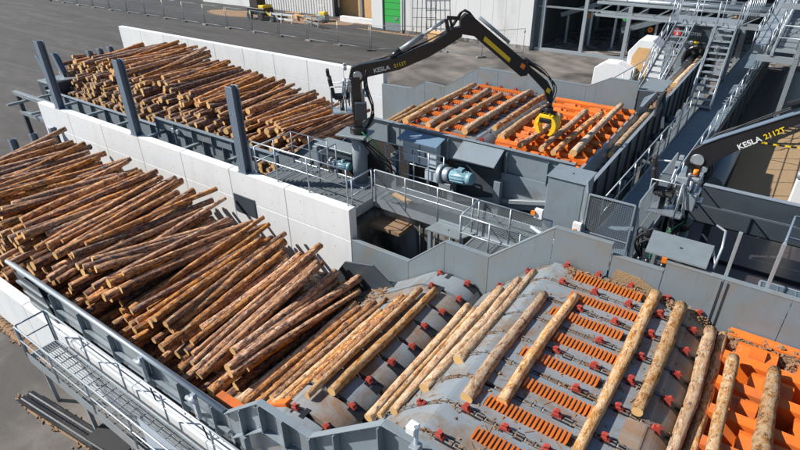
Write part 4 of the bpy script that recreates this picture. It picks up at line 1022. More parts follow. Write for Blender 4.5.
# crane 1
cx1, cy1 = -3.25, 8.15; c1 = (cx1, cy1); d1 = Vector((4.42, 3.75, 0)).normalized(); S1 = Vector((-d1.y, d1.x, 0))
C1 = root('loader_crane', (cx1, cy1, .6), 'black loader crane with raised folded boom and yellow log grab', 'crane')
crane_base(C1, cx1, cy1, .6, 2.2, 1); crane_head(C1, c1, d1, 2.26, 1)
BM1 = arm(C1, 'main_boom', [(-.2, 3.92), (-.12, 4.22), (.1, 4.3), (1.2, 4.46), (2.2, 4.84), (2.75, 5.2), (2.98, 5.25), (3.02, 4.98), (2.7, 4.78), (2.1, 4.45), (1.25, 4.12), (.35, 3.95), (.15, 3.8), (.0, 3.7)], c1, d1, .2)
P1 = lambda a, s, z: Vector((cx1, cy1, 0)) + d1 * a + S1 * s + Vector((0, 0, z))
MB().tube([P1(0.05, -.14, 4.0), P1(.05, .14, 4.0)], .13, 16).build('pivot_pin', 'galv', C1)
MB().tube([P1(1.25, 0, 4.62), P1(1.9, 0, 5.02)], .075, 12).build('fold_cylinder', 'galv_dull', C1); MB().tube([P1(1.9, 0, 5.02), P1(2.55, 0, 5.42)], .045, 10).build('cylinder_rod', 'chrome', C1)
MB().tube([P1(1.0, 0, 4.45), P1(1.3, 0, 4.64)], .085, 12).build('cylinder_foot', 'black', C1)
MB().beam(P1(2.55, -.1, 5.46), P1(2.66, -.1, 4.95), .04, .1).build('link', 'black', C1); MB().beam(P1(2.6, .1, 5.46), P1(3.05, .1, 5.42), .04, .1).build('link', 'black', C1)
MB().beam(P1(2.7, .1, 5.4), P1(2.85, .1, 4.95), .03, .07).build('link', 'black', C1)
JB1 = arm(C1, 'jib', [(2.95, 5.05), (2.95, 5.45), (3.1, 5.58), (3.3, 5.5), (5.05, 4.12), (5.0, 3.82), (4.8, 3.8), (3.35, 4.98)], c1, d1, .22)
arm(JB1, 'yellow_sticker', [(3.62, 4.86), (3.66, 4.98), (4.46, 4.33), (4.42, 4.22)], (cx1 - S1.x * .0, cy1 - S1.y * .0), d1, .228, 'yellow', 0)
arm(C1, 'extension', [(4.95, 3.95), (5.0, 4.12), (5.65, 3.62), (5.85, 3.3), (5.9, 3.0), (5.72, 3.0), (5.62, 3.3), (5.4, 3.52)], c1, d1, .15)
arm(JB1, 'orange_mark', [(4.75, 4.08), (4.8, 4.2), (4.92, 4.12), (4.87, 4.0)], c1, d1, .228, 'signal_orange', 0)
arm(C1, 'yellow_mark', [(5.62, 3.32), (5.66, 3.44), (5.78, 3.36), (5.74, 3.24)], c1, d1, .158, 'yellow', 0)
MB().tube([P1(3.5, .0, 5.46), P1(4.4, .0, 4.76)], .05, 10).build('extension_cylinder', 'galv_dull', C1); MB().tube([P1(4.9, 0, 4.3), P1(5.45, 0, 3.9)], .045, 10).build('extension_cylinder', 'black', C1)
hoses(C1, [P1(.0, .1, 3.2), P1(.1, .18, 4.1), P1(1.2, .14, 4.5), P1(2.6, .13, 5.1), P1(3.1, .14, 5.65), P1(3.6, .13, 5.1)], 4, 'rubber', .03)
hoses(C1, [P1(.15, -.1, 2.3), P1(.45, -.15, 2.9), P1(.25, -.14, 3.7), P1(.3, -.13, 4.15)], 4, 'rubber', .06, .02, 3)
hoses(C1, [P1(4.7, .1, 4.3), P1(5.4, .15, 3.95), P1(5.95, .12, 3.4), P1(5.85, .05, 2.8)], 4, 'rubber', .04, .014, 5)
hoses(C1, [P1(.0, -.2, 2.2), P1(.5, -.5, 1.7), P1(.9, -.4, 1.2), P1(1.0, -.2, .7)], 7, 'rubber', .14, .02, 7)
hoses(C1, [P1(.1, -.3, 2.4), P1(.5, -.3, 1.9), P1(.8, -.1, 1.1)], 2, 'hose_green', .08, .012, 9)
MB().tube([P1(5.82, 0, 3.0), P1(5.82, 0, 2.78)], .09, 12).build('rotator', 'black', C1)
gx, gy = P1(5.82, 0, 0).x, P1(5.82, 0, 0).y
arm(BM1, 'text_plate', [(.55, 4.08), (.57, 4.22), (1.15, 4.32), (1.13, 4.18)], c1, d1, .206, 'black', 0)
text_mesh(BM1, 'lettering', 'KESLA', P1(.52, -.106, 4.06), d1 + Vector((0, 0, .2)), (0, 0, 1), .17, 'white')
text_mesh(BM1, 'lettering', '2112T', P1(1.10, -.106, 4.185), d1 + Vector((0, 0, .25)), (0, 0, 1), .14, 'yellow', label='yellow model lettering')
text_mesh(BM1, 'lettering', '!', P1(.3, -.106, 4.0), d1 + Vector((0, 0, .2)), (0, 0, 1), .1, 'white') if False else None
# grab (held by the crane, moves with it)
gr = MB()
gr.tube([(gx, gy, 2.8), (gx, gy, 2.6)], .14, 12); gr.build('grab_head', 'black', C1, .01)
GF = MB().b2((gx - .22, gy - .2, 2.5), (gx + .22, gy + .2, 2.6)).build('grab', 'yellow', C1, .01)
for sx in (-1, 1):
    for k, off in enumerate((-.16, 0, .16) if sx > 0 else (-.09, .09)):
        pr = []
        for t in range(9):
            a = R(10 + t * 18); pr.append((sx * (.06 + .30 * math.sin(a)), 2.62 - .34 * (1 - math.cos(a))))
        inn = [(x * .62, z + (.04 if i < 7 else .02)) for i, (x, z) in enumerate(pr)]
        poly = pr + inn[::-1]; b = MB(); n = len(poly)
        MB().prism([(gx + x, z) for x, z in poly], gy + off - .055, gy + off + .055).build('grab_tine', 'yellow', GF)
for s in (-1, 1): MB().tube([(gx + s * .25, gy - .2, 2.3), (gx + s * .25, gy + .2, 2.3)], .04, 8).build('grab_bar', 'yellow', GF)
MB().tube([(gx - .26, gy, 2.62), (gx + .26, gy, 2.64)], .08, 10).build('grab_cylinder', 'black', GF); MB().b2((gx - .18, gy - .24, 2.35), (gx + .18, gy + .24, 2.49)).build('grab_housing', 'black', GF, .02)
hoses(C1, [(gx, gy - .05, 2.85), (gx - .18, gy - .1, 2.75), (gx - .15, gy - .1, 2.55)], 3, 'rubber', .05, .014, 11)

# crane 2
c2 = (5.72, 9.3); d2 = Vector((1, .02, 0)).normalized(); S2 = Vector((-d2.y, d2.x, 0))
C2 = root('loader_crane', (c2[0], c2[1], .3), 'black loader crane at the right with its boom leaving the picture', 'crane')
MB().tube([(c2[0], c2[1], -1.6), (c2[0], c2[1], 1.35)], .24, 12).build('column', 'steel_dark', C2)
crane_head(C2, c2, (d2.x, d2.y), 1.35, -1)
P2 = lambda a, s, z: Vector((c2[0], c2[1], 0)) + d2 * a + S2 * s + Vector((0, 0, z))
BM2 = arm(C2, 'main_boom', [(-.25, 2.98), (-.15, 3.35), (0, 3.5), (.3, 3.72), (1.3, 4.36), (4.5, 6.3), (4.5, 5.9), (1.55, 4.27), (.9, 3.72), (.45, 3.28), (.2, 2.95), (.0, 2.85)], c2, d2, .2)
arm(BM2, 'boom_flange', [(.0, 3.502), (.0, 3.525), (.3, 3.745), (1.3, 4.385), (4.5, 6.325), (4.5, 6.302), (1.3, 4.362), (.3, 3.722)], c2, d2, .24, 'steel_blue2', 0)
MB().tube([P2(.0, -.14, 3.14), P2(.0, .14, 3.14)], .14, 16).build('pivot_pin', 'galv', C2); MB().tube([P2(.18, -.13, 2.95), P2(.18, .13, 2.95)], .07, 12).build('pivot_pin', 'galv', C2)
MB().tube([P2(1.6, -.14, 4.6), P2(1.6, .14, 4.6)], .07, 12).build('pivot_pin', 'galv', C2)
MB().tube([P2(1.3, 0, 4.62), P2(3.6, 0, 5.9)], .06, 10).build('fold_cylinder', 'black', C2)
bd = Vector((.68, 0, .60)).normalized()
text_mesh(BM2, 'lettering', 'KESLA', P2(.72, -.106, 3.55), d2 * .70 + Vector((0, 0, .56)), (0, 0, 1), .165, 'white')
text_mesh(BM2, 'lettering', '2112T', P2(1.12, -.106, 3.87), d2 * .70 + Vector((0, 0, .56)), (0, 0, 1), .15, 'yellow', label='yellow model lettering')
hoses(C2, [P2(.1, .12, 2.2), P2(.3, .2, 2.8), P2(.1, .15, 3.5), P2(1.0, .13, 4.25), P2(2.5, .13, 5.2)], 4, 'rubber', .04, .016, 21)
hoses(C2, [P2(.0, -.2, 1.5), P2(-.1, -.7, 1.0), P2(.0, -1.3, .9), P2(.15, -1.8, 1.6)], 6, 'rubber', .16, .02, 23)
hoses(C2, [P2(.1, -.2, 1.6), P2(-.2, -.8, 1.2), P2(-.3, -1.6, 1.2)], 2, 'hose_green', .1, .012, 25)
hy = root('hydraulic_unit', (5.7, 7.6, .2), 'dark hydraulic unit with hoses behind the flat grey plate', 'hydraulic unit')
MB().b2((5.2, 7.3, .2), (6.1, 8.2, 1.15)).build('tank', 'steel_dark', hy, .01)
for k in range(5): MB().tube([(5.3 + k * .16, 7.35, 1.15), (5.3 + k * .16, 7.35, 1.4)], .05, 10).build('filter', 'black', hy)
hoses(hy, [(5.3, 7.4, 1.4), (5.1, 7.3, 1.9), (5.4, 7.2, 2.1), (5.7, 7.5, 1.5)], 6, 'rubber', .1, .022, 31)
MB().tube([(6.15, 7.35, 2.0), (6.6, 7.3, 1.95)], .12, 14).build('motor', 'galv', hy, .01); MB().b2((5.75, 7.2, 1.5), (5.85, 7.3, 1.62)).build('orange_tag', 'signal_orange', hy)
hp2 = root('cover_plate', (6.1, 6.3, 2.2), 'large flat grey plate with a centre bolt behind the back panel', 'plate')
MB().add([(5.55, 5.98, 2.36), (6.62, 5.98, 2.36), (6.62, 6.82, 2.4), (5.5, 6.8, 2.4), (5.55, 5.98, 2.39), (6.62, 5.98, 2.39), (6.62, 6.82, 2.43), (5.5, 6.8, 2.43)], [(3, 2, 1, 0), (4, 5, 6, 7), (0, 1, 5, 4), (1, 2, 6, 5), (2, 3, 7, 6), (3, 0, 4, 7)]).build('plate', 'galv_dull', hp2)
MB().tube([(6.1, 6.4, 2.41), (6.1, 6.4, 2.425)], .025, 8).build('bolt', 'soot', hp2)
for x in (5.65, 6.5): MB().b2((x - .03, 6.6, .2), (x + .03, 6.66, 2.38)).build('leg', 'steel', hp2)
for i, (x, lb) in enumerate(((6.95, 'single slanting steel post behind the back right panel, left one'), (7.6, 'single steel post behind the back right panel, right one by the dark stair'))):
    q = root('rail_post', (x, 6.1, 1.4), lb, 'post'); MB().b2((x - .03, 6.08, .8), (x + .03, 6.14, 3.2)).build('post', 'galv', q, .004)
q = root('hoop_rail', (6.75, 6.5, 2.0), 'small galvanised hoop rail right of the flat plate', 'railing')
MB().tube([(6.72, 6.2, 2.0), (6.75, 6.25, 2.75), (6.72, 6.7, 2.85), (6.55, 6.95, 2.8)], .022, 8).build('hoop', 'galv', q)
MB().tube([(6.74, 6.22, 2.35), (6.6, 6.9, 2.35)], .018, 8).build('crossbar', 'galv', q)
railing('dark blue-grey railing at the right picture edge', [(7.62, 6.3, 2.15), (7.7, 7.4, 2.15), (10, 7.4, 2.15)], 1.0, 1.0, m='steel_blue2', toe=False)
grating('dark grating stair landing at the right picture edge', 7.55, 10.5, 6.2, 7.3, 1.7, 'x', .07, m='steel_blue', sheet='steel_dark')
MB

# ------------------------------------------------------------------ trench beam at right
tb = root('belt_conveyor', (7.5, 12.5, .4), 'dark steel conveyor frame with a pale top edge crossing the pit at the right', 'conveyor')
MB().b2((5.5, 12.9, .3), (14, 13.0, 1.0)).build('side_beam', 'steel_dark', tb, .006); MB().b2((5.5, 12.88, 1.0), (14, 13.06, 1.02)).build('top_flange', 'galv', tb)
MB().b2((5.5, 12.1, .2), (14, 12.85, .35)).build('belt', 'rubber', tb); MB().b2((5.5, 11.95, .3), (14, 12.05, .8)).build('side_beam', 'steel_dark', tb, .006)
MB().b2((6.4, 12.06, .55), (8.2, 12.5, .60)).build('bracket', 'galv_dull', tb)
for x in (6.2, 9.0, 12): MB().b2((x - .1, 12.4, -1.6), (x + .1, 12.6, .2)).build('leg', 'steel_dark', tb)
wb = root('valve_cabinet', (8.25, 17, 0), 'white valve cabinet at the right picture edge', 'cabinet')
MB().b2((8.05, 15.8, -1.5), (8.7, 16.5, .6)).build('body', 'white', wb, .01); MB().tube([(8.0, 15.9, .75), (8.7, 15.9, .8)], .12, 12).build('pipe', 'galv', wb)

# ------------------------------------------------------------------ cross walkway, log conveyor, stairs
cw = root('walkway', (4.7, 20, .3), 'long blue-grey cross walkway running away to the upper right', 'walkway')
k = 0; y = 7.6
plank = MB().b2((-.56, 0, -.02), (.56, .985, .0)).mesh('deck_sheet', M['steel_blue'])
while y < 40:
    xc = 4.42 + (y - 10) * .030; piece('deck_sheet', plank, (xc, y, .5 if y > 9 else .62), cw); y += 1.0
for s in (-.58, .58): MB().beam((4.42 + s - .07, 7.6, .42), (4.42 + s + .9, 40, .42), .05, .22).build('side_beam', 'steel_dark', cw)
for yy in np.arange(12, 38, 2.1):
    MB().b2((4.9 + (yy - 10) * .03 - .15, yy - .22, G), (4.9 + (yy - 10) * .03 + .1, yy + .22, .3)).build('leg', 'steel_dark', cw)
railing('galvanised railing on the left side of the cross walkway', [(3.86, 9.3, .5), (4.1, 18, .5), (4.15, 21, .5)], 1.05, 1.4)
railing('galvanised railing on the right side of the cross walkway', [(5.0, 10.6, .5), (5.2, 17, .5), (5.5, 28, .5), (5.75, 37, .5)], 1.05, 1.4)
hk = root('hook_rail', (4.4, 14.5, .5), 'short white pipe rail standing on the cross walkway', 'rail'); MB().tube([(4.2, 14.2, .5), (4.2, 14.2, .95), (4.75, 14.4, .95), (4.75, 14.4, .8)], .03, 8).build('pipe', 'white', hk)
lc = root('log_conveyor', (3.1, 20, .3), 'narrow V trough conveyor carrying single logs to the upper right', 'conveyor')
MB().add([(2.80, 9.6, 1.62), (2.84, 9.6, 1.62), (3.02, 9.6, 1.35), (3.02, 9.6, 1.3), (2.80, 32, 1.62), (2.84, 32, 1.62), (3.02, 32, 1.35), (3.02, 32, 1.3)], [(0, 1, 5, 4), (1, 2, 6, 5), (2, 3, 7, 6), (3, 0, 4, 7), (0, 3, 2, 1), (4, 5, 6, 7)]).build('left_cheek', 'galv_dull', lc)
MB().b2((3.38, 9.6, .3), (3.42, 44, 1.78)).build('right_cheek', 'steel_dark', lc); MB().b2((3.02, 9.6, 1.3), (3.38, 44, 1.34)).build('bed', 'steel_dark', lc)
MB().b2((3.36, 9.6, 1.78), (3.46, 32, 1.80)).build('top_flange', 'galv', lc); MB().b2((2.74, 9.6, 1.62), (2.83, 32, 1.64)).build('top_flange', 'galv', lc)
rng = MB()
for yy in np.arange(10, 30, .5): rng.b2((3.05, yy - .04, 1.341), (3.35, yy + .04, 1.38))
rng.build('chain_flight', 'soot', lc)
for yy in np.arange(10, 30, 1.1): MB().b2((3.421, yy - .03, .3), (3.48, yy + .03, 1.77)).build('rib', 'steel_dark', lc)
for yy in np.arange(11, 34, 2.6): MB().b2((3.0, yy - .1, G), (3.3, yy + .1, 1.29)).build('leg', 'steel', lc)
put_log((3.15, 14.9, 1.5), 0, 0, .13, 5.0, 2, 'long peeled log on the narrow trough conveyor, front one')
put_log((3.15, 24.0, 1.52), 0, 0, .15, 6.0, 2, 'orange log on the trough conveyor between the two stairs')
put_log((3.3, 41.0, 1.8), 0, 0, .16, 8.0, 0, 'orange log on the trough conveyor at the top right')
for i, yy in enumerate((10.6, 12.4, 14.3, 16.2, 18.4)):
    dm = root('drive_motor', (3.68, yy, .5), 'small dark drive motor beside the trough conveyor, ' + ('closest to the mesh gate', 'behind the first one', 'middle of the row', 'fourth along the row', 'farthest, by the stair foot')[i], 'motor', 'drive motors along the trough conveyor')
    MB().tube([(3.56, yy, .95), (3.8, yy + .1, .95)], .13, 14).build('motor_body', 'steel_dark', dm, .01); MB().b2((3.5, yy - .14, .6), (3.72, yy + .14, .84)).build('gear_case', 'galv_dull', dm, .01); MB().tube([(3.8, yy + .1, .95), (3.85, yy + .12, .95)], .11, 12).build('fan_cover', 'black', dm)
# scrap on conveyor edge
b = MB()
for _ in range(260): s = rnd.uniform(.03, .12); b.box((rnd.uniform(2.8, 3.35), rnd.uniform(17.3, 20.8), 1.4 + rnd.uniform(0, .12)), (s * 2, s, s * .5), rnd.uniform(0, 3), rnd.uniform(-.5, .5))
b.build('bark_chips', 'sawdust', stuff=True)
# guard plates left end of trough conveyor
gd = root('conveyor_hood', (2.2, 17.5, 1.5), 'grey rounded steel hood where the back feeder meets the trough conveyor', 'hood')
MB().prism([(2.7, 2.42), (3.5, 2.45), (3.5, 2.48), (2.7, 2.45)], 16.6, 18.2).build('cover_sheet', 'galv_dull', gd)
MB().prism([(2.7, 1.2), (3.0, 1.2), (2.85, 1.8), (2.95, 2.2), (3.2, 2.38), (3.3, 2.44), (2.7, 2.42)], 16.49, 16.52).build('front_plate', 'steel_dark', gd)
MB().b2((3.5, 15.8, 1.8), (3.56, 16.8, 2.46)).build('side_plate', 'steel_dark', gd); MB().beam((3.53, 16.8, 2.4), (3.9, 15.6, 1.5), .08, .12).build('strut', 'steel_dark', gd)
def stairs(label, p0, p1, wdt, n, m='galv', rail=True):
    p0 = Vector(p0); p1 = Vector(p1); ro = root('staircase', p0, label, 'stairs')
    tm = MB().b2((-wdt / 2 + .02, -.12, -.02), (wdt / 2 - .02, .14, .02)).mesh('tread', M[m])
    for i in range(n): piece('tread', tm, p0.lerp(p1, (i + .5) / n), ro)
    for s in (-1, 1):
        o = Vector((s * wdt / 2, 0, 0)); MB().beam(p0 + o, p1 + o, .03, .24).build('stringer', m, ro)
        if rail:
            u = Vector((0, 0, 1.0)); MB().tube([p0 + o + u * .6 + Vector((0, -.35, -.3)), p0 + o + u, p1 + o + u], .022, 8).build('handrail', m, ro); MB().tube([p0 + o + u * .55, p1 + o + u * .55], .017, 6).build('knee_rail', m, ro)
            pm = MB().tube([(0, 0, 0), (0, 0, 1.0)], .02, 6).mesh('rail_post', M[m])
            for t in (.02, .34, .66, .98): piece('rail_post', pm, p0.lerp(p1, t) + o, ro)
    return ro
stairs('galvanised staircase right of the trough conveyor going up to the sign platform', (4.2, 21.8, .5), (3.95, 26.6, 3.1), .85, 13)
stairs('galvanised staircase left of the trough conveyor going up to the sign platform', (2.0, 21.8, .75), (2.2, 26.6, 3.1), .8, 12)
rp = root('ramp', (1.6, 21, .5), 'galvanised sloping ramp plate in front of the left staircase', 'ramp')
MB().add([(1.1, 17.6, .95), (2.5, 17.6, .95), (2.55, 22.4, .95), (1.5, 22.6, .95), (1.1, 17.6, .8), (2.5, 17.6, .8), (2.55, 22.4, .8), (1.5, 22.6, .8)], [(0, 1, 2, 3), (7, 6, 5, 4), (0, 4, 5, 1), (1, 5, 6, 2), (2, 6, 7, 3), (3, 7, 4, 0)]).build('plate', 'galv_dull', rp)
for yy in (18, 22): MB().b2((1.2, yy, G), (1.35, yy + .15, .8)).build('leg', 'steel', rp); MB().b2((2.3, yy, G), (2.45, yy + .15, .8)).build('leg', 'steel', rp)
railing('galvanised railing on the left of the ramp plate near the concrete blocks', [(1.05, 17.6, .95), (1.5, 22.6, .95), (1.6, 27, 2.9)], 1.1, 1.2, toe=False)
pf = root('sign_platform', (3.0, 28, 2.9), 'galvanised platform bridging the trough conveyor with a red and white sign below', 'platform')
MB().b2((1.5, 26.6, 3.02), (4.45, 28.8, 3.1)).build('deck', 'galv', pf, .01); MB().b2((1.6, 26.72, 2.2), (4.35, 26.78, 3.01)).build('fascia', 'steel_dark', pf)
for x in (1.6, 2.8, 4.35): MB().b2((x - .08, 27.2, G), (x + .08, 27.36, 3.0)).build('leg', 'steel', pf)
MB().b2((3.35, 26.66, 2.35), (4.2, 26.71, 2.95)).build('inset_panel', 'steel', pf)
sg = root('company_sign', (2.5, 26.6, 2.4), 'white lettering with a red round emblem under the platform edge', 'sign')
sgb = MB().b2((1.75, 26.64, 2.45), (3.0, 26.7, 2.85)).build('board', 'steel_dark', sg, .004)
MB().tube([(1.92, 26.639, 2.62), (1.92, 26.61, 2.62)], .17, 20).build('emblem', 'signal_red', sgb); MB().prism([(1.86, 2.5), (1.98, 2.5), (1.92, 2.78)], 26.59, 26.608).build('emblem_mark', 'bluebox', sgb)
text_mesh(sgb, 'lettering', 'HEKOTEK', (2.14, 26.63, 2.56), (1, 0, 0), (0, 0, 1), .19, 'white')
for (x, m_) in ((2.5, 'white'), (2.75, 'yellow')): MB().b2((x, 26.5, 2.1), (x + .2, 26.62, 2.3)).build('label_plate', m_, sg)
MB().b2((2.52, 26.45, 1.9), (2.64, 26.55, 2.05)).build('red_lamp', 'signal_red', sg)
railing('galvanised railing along the top of the sign platform', [(1.5, 26.65, 3.1), (4.45, 26.65, 3.1)], 1.05, .9)
railing('galvanised railing along the back of the sign platform', [(1.5, 28.75, 3.1), (4.45, 28.75, 3.1)], 1.05, 1.0, toe=False)
railing('galvanised railing right of the upper staircase', [(4.45, 26.7, 3.1), (4.5, 28.7, 3.1), (4.6, 38, 2.0)], 1.05, 1.2, toe=False)
# debarker throat below the platform
db = root('debarker', (3.0, 26.3, .6), 'round black log entry ring under the sign platform', 'machine')
pts = [(3.15 + .62 * math.cos(a), 26.2, 1.55 + .62 * math.sin(a)) for a in [2 * math.pi * i / 20 for i in range(21)]]
MB().tube(pts, .12, 8, caps=False).build('entry_ring', 'black', db); MB().tube([(3.15, 26.7, 1.55), (3.15, 27.4, 1.55)], .6, 20).build('drum', 'soot', db)
for a in range(0, 360, 45): MB().box((3.15 + .42 * math.cos(R(a)), 26.3, 1.55 + .42 * math.sin(R(a))), (.2, .08, .1), 0, -R(a)).build('knife_arm', 'galv_dull', db)
MB().b2((2.2, 26.3, .0), (2.6, 27.2, 2.2)).build('housing', 'steel', db, .01); MB().b2((3.72, 26.3, .0), (3.85, 27.2, 2.2)).build('housing', 'steel', db, .01)

# ------------------------------------------------------------------ upper right gantry
gn = root('gantry', (7, 28, G), 'tall galvanised gantry with conveyor duct and trusses in the upper right corner', 'gantry')
MB().beam((5.45, 27.2, 2.1), (6.1, 46, 4.9), .5, .45).build('duct', 'galv', gn, .02)
for yy in np.arange(27.6, 45, 1.3):
    t = (yy - 27.2) / 18.8; MB().box((5.45 + .65 * t, yy, 2.1 + 2.8 * t + .0), (.56, .05, .52)).build('duct_flange', 'galv', gn)
for x in (7.0, 9.5, 12.0):
    for yy in (24, 30, 36, 42): MB().b2((x - .09, yy - .09, G), (x + .09, yy + .09, 4.4)).build('column', 'galv_dull', gn)
for yy in (24, 30, 36, 42):
    MB().b2((5.6, yy - .06, 2.3), (13, yy + .06, 2.55)).build('cross_beam', 'galv', gn)
    MB().b2((5.9, yy - .06, 4.4), (13, yy + .06, 4.6)).build('cross_beam', 'galv', gn)
for x in (6.1, 7.0, 9.5): MB().b2((x - .06, 23.9, 2.56), (x + .06, 42.1, 2.72)).build('long_beam', 'galv', gn)
for yy in (24, 30, 36):
    MB().beam((7, yy, 2.6), (7, yy + 6, 4.4), .07, .07).build('diagonal', 'galv', gn); MB().beam((7, yy, 2.4), (9.5, yy, 4.5), .06, .06).build('diagonal', 'galv', gn)
for yy in np.arange(24.6, 42, 1.2): MB().b2((6.2, yy, 2.6), (9.4, yy + .9, 2.64)).build('deck_sheet', 'galv_dull', gn)
railing('galvanised railing on the upper right gantry deck edge', [(6.15, 24.0, 2.72), (9.5, 24.0, 2.72)], 1.05, .8)
railing('galvanised railing along the gantry deck beside the duct', [(6.15, 24.1, 2.72), (6.3, 40, 2.72)], 1.05, 1.2)
railing('second tier railing on the upper right gantry', [(6.0, 30, 4.6), (12, 30, 4.6)], 1.05, 1.1)
railing('galvanised railing following the rising duct on its left', [(5.15, 27, 2.0), (5.75, 42, 4.2)], 1.0, 1.2, toe=False)
railing('galvanised railing following the rising duct on its right', [(5.85, 27, 2.0), (6.5, 42, 4.2)], 1.0, 1.2, toe=False)
# pipe bridge in front of the dark bay
pb = root('pipe_bridge', (-3, 36.5, 1), 'pale grey pipe bridge with trusses crossing in front of the dark bay', 'pipe bridge')
for y in (36.2, 37.4):
    for z in (1.5, 2.3): MB().b2((-5.0, y - .08, z - .08), (5, y + .08, z + .08)).build('chord', 'galv', pb)
    for k in range(1, 9): MB().beam((-6.4 + k * 1.25, y, 1.5), (-5.15 + k * 1.25, y, 2.3), .06, .06).build('truss_bar', 'galv_dull', pb)
for y in (36.5, 36.9, 37.2): MB().tube([(-5.0, y, 2.5), (5, y, 2.5)], .12, 10).build('pipe', 'galv', pb)
for x in (4,): 
    for y in (36.2, 37.4): MB().b2((x - .1, y - .1, G), (x + .1, y + .1, 1.42)).build('leg', 'galv_dull', pb)
railing('galvanised railing on top of the pipe bridge', [(-5.0, 36.1, 2.7), (4.5, 36.1, 2.7)], 1.1, 1.3, toe=False)
for i, (x0_, y0_, z0_) in enumerate(((-7.8, 44.5, 1.1), (-2.5, 44, .4))):
    mc = root('conveyor_machine', (x0_, y0_, G), ['grey inclined conveyor inside the dark bay, left one', 'grey inclined conveyor inside the dark bay, right one'][i], 'conveyor')
    MB().beam((x0_ - 2.5, y0_, z0_ - 1.2), (x0_ + 2.5, y0_ + 1, z0_ + .6), .8, .35).build('frame', 'steel', mc); MB().beam((x0_ - 2.5, y0_, z0_ - .98), (x0_ + 2.5, y0_ + 1, z0_ + .82), .5, .05).build('belt', 'rubber', mc)
    for t in (-2, 0, 2): MB().b2((x0_ + t - .08, y0_ + .3, G), (x0_ + t + .08, y0_ + .5, z0_ - .5 + t * .36)).build('leg', 'galv', mc)
ec = root('cable_tray', (5.6, 16, .2), 'ribbed grey cable tray standing beside the cross walkway', 'cable tray')
MB().b2((5.25, 13.2, -1.5), (5.6, 14.2, .85)).build('tray', 'galv_dull', ec, .005)
for k in range(18): MB().b2((5.23, 13.18, -1.3 + k * .12), (5.62, 14.22, -1.27 + k * .12)).build('rib', 'galv', ec)
rl = root('roller_bin', (5.9, 20, -1), 'round grey steel roller lying below the walkway', 'roller')
MB().tube([(5.75, 17.5, -.9), (5.9, 21.5, -.4)], .35, 18).build('tube', 'steel', rl)
tp = root('barrier_tape', (6.6, 21, 0), 'sagging yellow and black tape strung across the pit', 'tape')
for k in range(16):
    x = 5.4 + k * .2; z = -.2 - .12 * math.sin(math.pi * k / 16) ; MB().beam((x, 21.5, z), (x + .2, 21.5, -.2 - .12 * math.sin(math.pi * (k + 1) / 16)), .01, .07).build('stripe', 'yellow' if k % 2 else 'black', tp)

# concrete blocks
for (x, y, s, z, lb) in ((-2.4, 33.6, (2.4, 1.2, 1.7), G, 'white concrete block left of the gable-shaped one'), (-.8, 35.0, (2.2, 1.8, 3.1), G, 'large white concrete block by the staircase foot')):
    q = root('concrete_block', (x, y, z), lb, 'concrete block'); a = s[0] / 2
    MB().prism([(x - a, z), (x + a, z), (x + a, z + s[2] * .8), (x + a * .2, z + s[2]), (x - a * .5, z + s[2]), (x - a, z + s[2] * .75)], y - s[1] / 2, y + s[1] / 2).build('block', 'concrete', q, .03)
    if s[2] > 2: MB().prism([(x - a * .75, z + .1), (x + a * .2, z + .1), (x + a * .2, z + s[2] * .85), (x - a * .5, z + s[2] * .85), (x - a * .75, z + s[2] * .65)], y - s[1] / 2 - .01, y - s[1] / 2 - .002).build('wood_face', 'wood_raw', q)

# ------------------------------------------------------------------ temporary fence
def fence_panel(x, y, x2, y2, label, proto=None, name='temporary_fence'):
    a = Vector((x, y, G)); b = Vector((x2, y2, G)); L = (b - a).length; ang = math.atan2(y2 - y, x2 - x)
    if proto is None:
        ro = root(name, (0, 0, 0), label, 'fence', 'temporary mesh fence panels standing in the yard')
        H = 2.0
        for u in (0.04, L - .04): MB().tube([(u, 0, .08), (u, 0, H + .08)], .024, 8).build('post', 'galv_dull', ro)
        for z in (.2, H + .05): MB().tube([(0.04, 0, z), (L - .04, 0, z)], .016, 6).build('rail', 'galv_dull', ro)
        t = MB()
        for i in range(1, int(L / .14)): t.tube([(i * .14, 0, .2), (i * .14, 0, H + .05)], .0022, 3, caps=False)
        for i in range(1, 8): t.tube([(0, 0, .2 + i * .25), (L, 0, .2 + i * .25)], .0022, 3, caps=False)
        t.build('wire_mesh', 'galv_dull', ro, stuff=True)
        MB().prism([(-.38, 0), (.38, 0), (.33, .14), (-.33, .14)], -.12, .12).build('foot', 'pit', ro, .01)
        MB().b2((L - .12, -.015, 1.75), (L + .02, .015, 1.88)).build('clamp', 'yellow', ro)
    else: ro = copy_tree(proto)
    ro.location = a; ro.rotation_euler.z = ang; ro['label'] = label
    if proto is None: pass
    return ro
xs = [-76.6, -73.1, -69.4, -65.7, -62, -58.4, -54.7, -51.2, -47.7, -44.3, -40.6, -37, -33.3, -29.6, -26.1]
PW = ['at the top left picture edge', 'second from the top left edge', 'third from the top left edge', 'far left, above bare asphalt', 'above the left stop posts', 'left of the far heap', 'above the far wall corner', 'right of the far wall corner', 'before the white annex', 'left of the small loader', 'in front of the small loader', 'before the white trestle', 'before the scrap timber heap', 'before the yellow machine', 'at the end left of the crane boom']
proto = None
for i, x in enumerate(xs):
    lb = f'temporary mesh fence panel {PW[i]}'
    o = fence_panel(x, 33.4, x + 3.6, 33.4, lb, proto); proto = proto or o
for (x, y, x2, y2, lb) in ((-22.4, 33.4, -19.0, 35.2, 'fence panel passing behind the crane boom'), (-17, 36.3, -13.5, 36.2, 'fence panel under the crane elbow in front of the white hall'), (-13.5, 36.2, -11.2, 38.7, 'fence panel turning towards the corner of the white hall')):
    fence_panel(x, y, x2, y2, lb, proto)

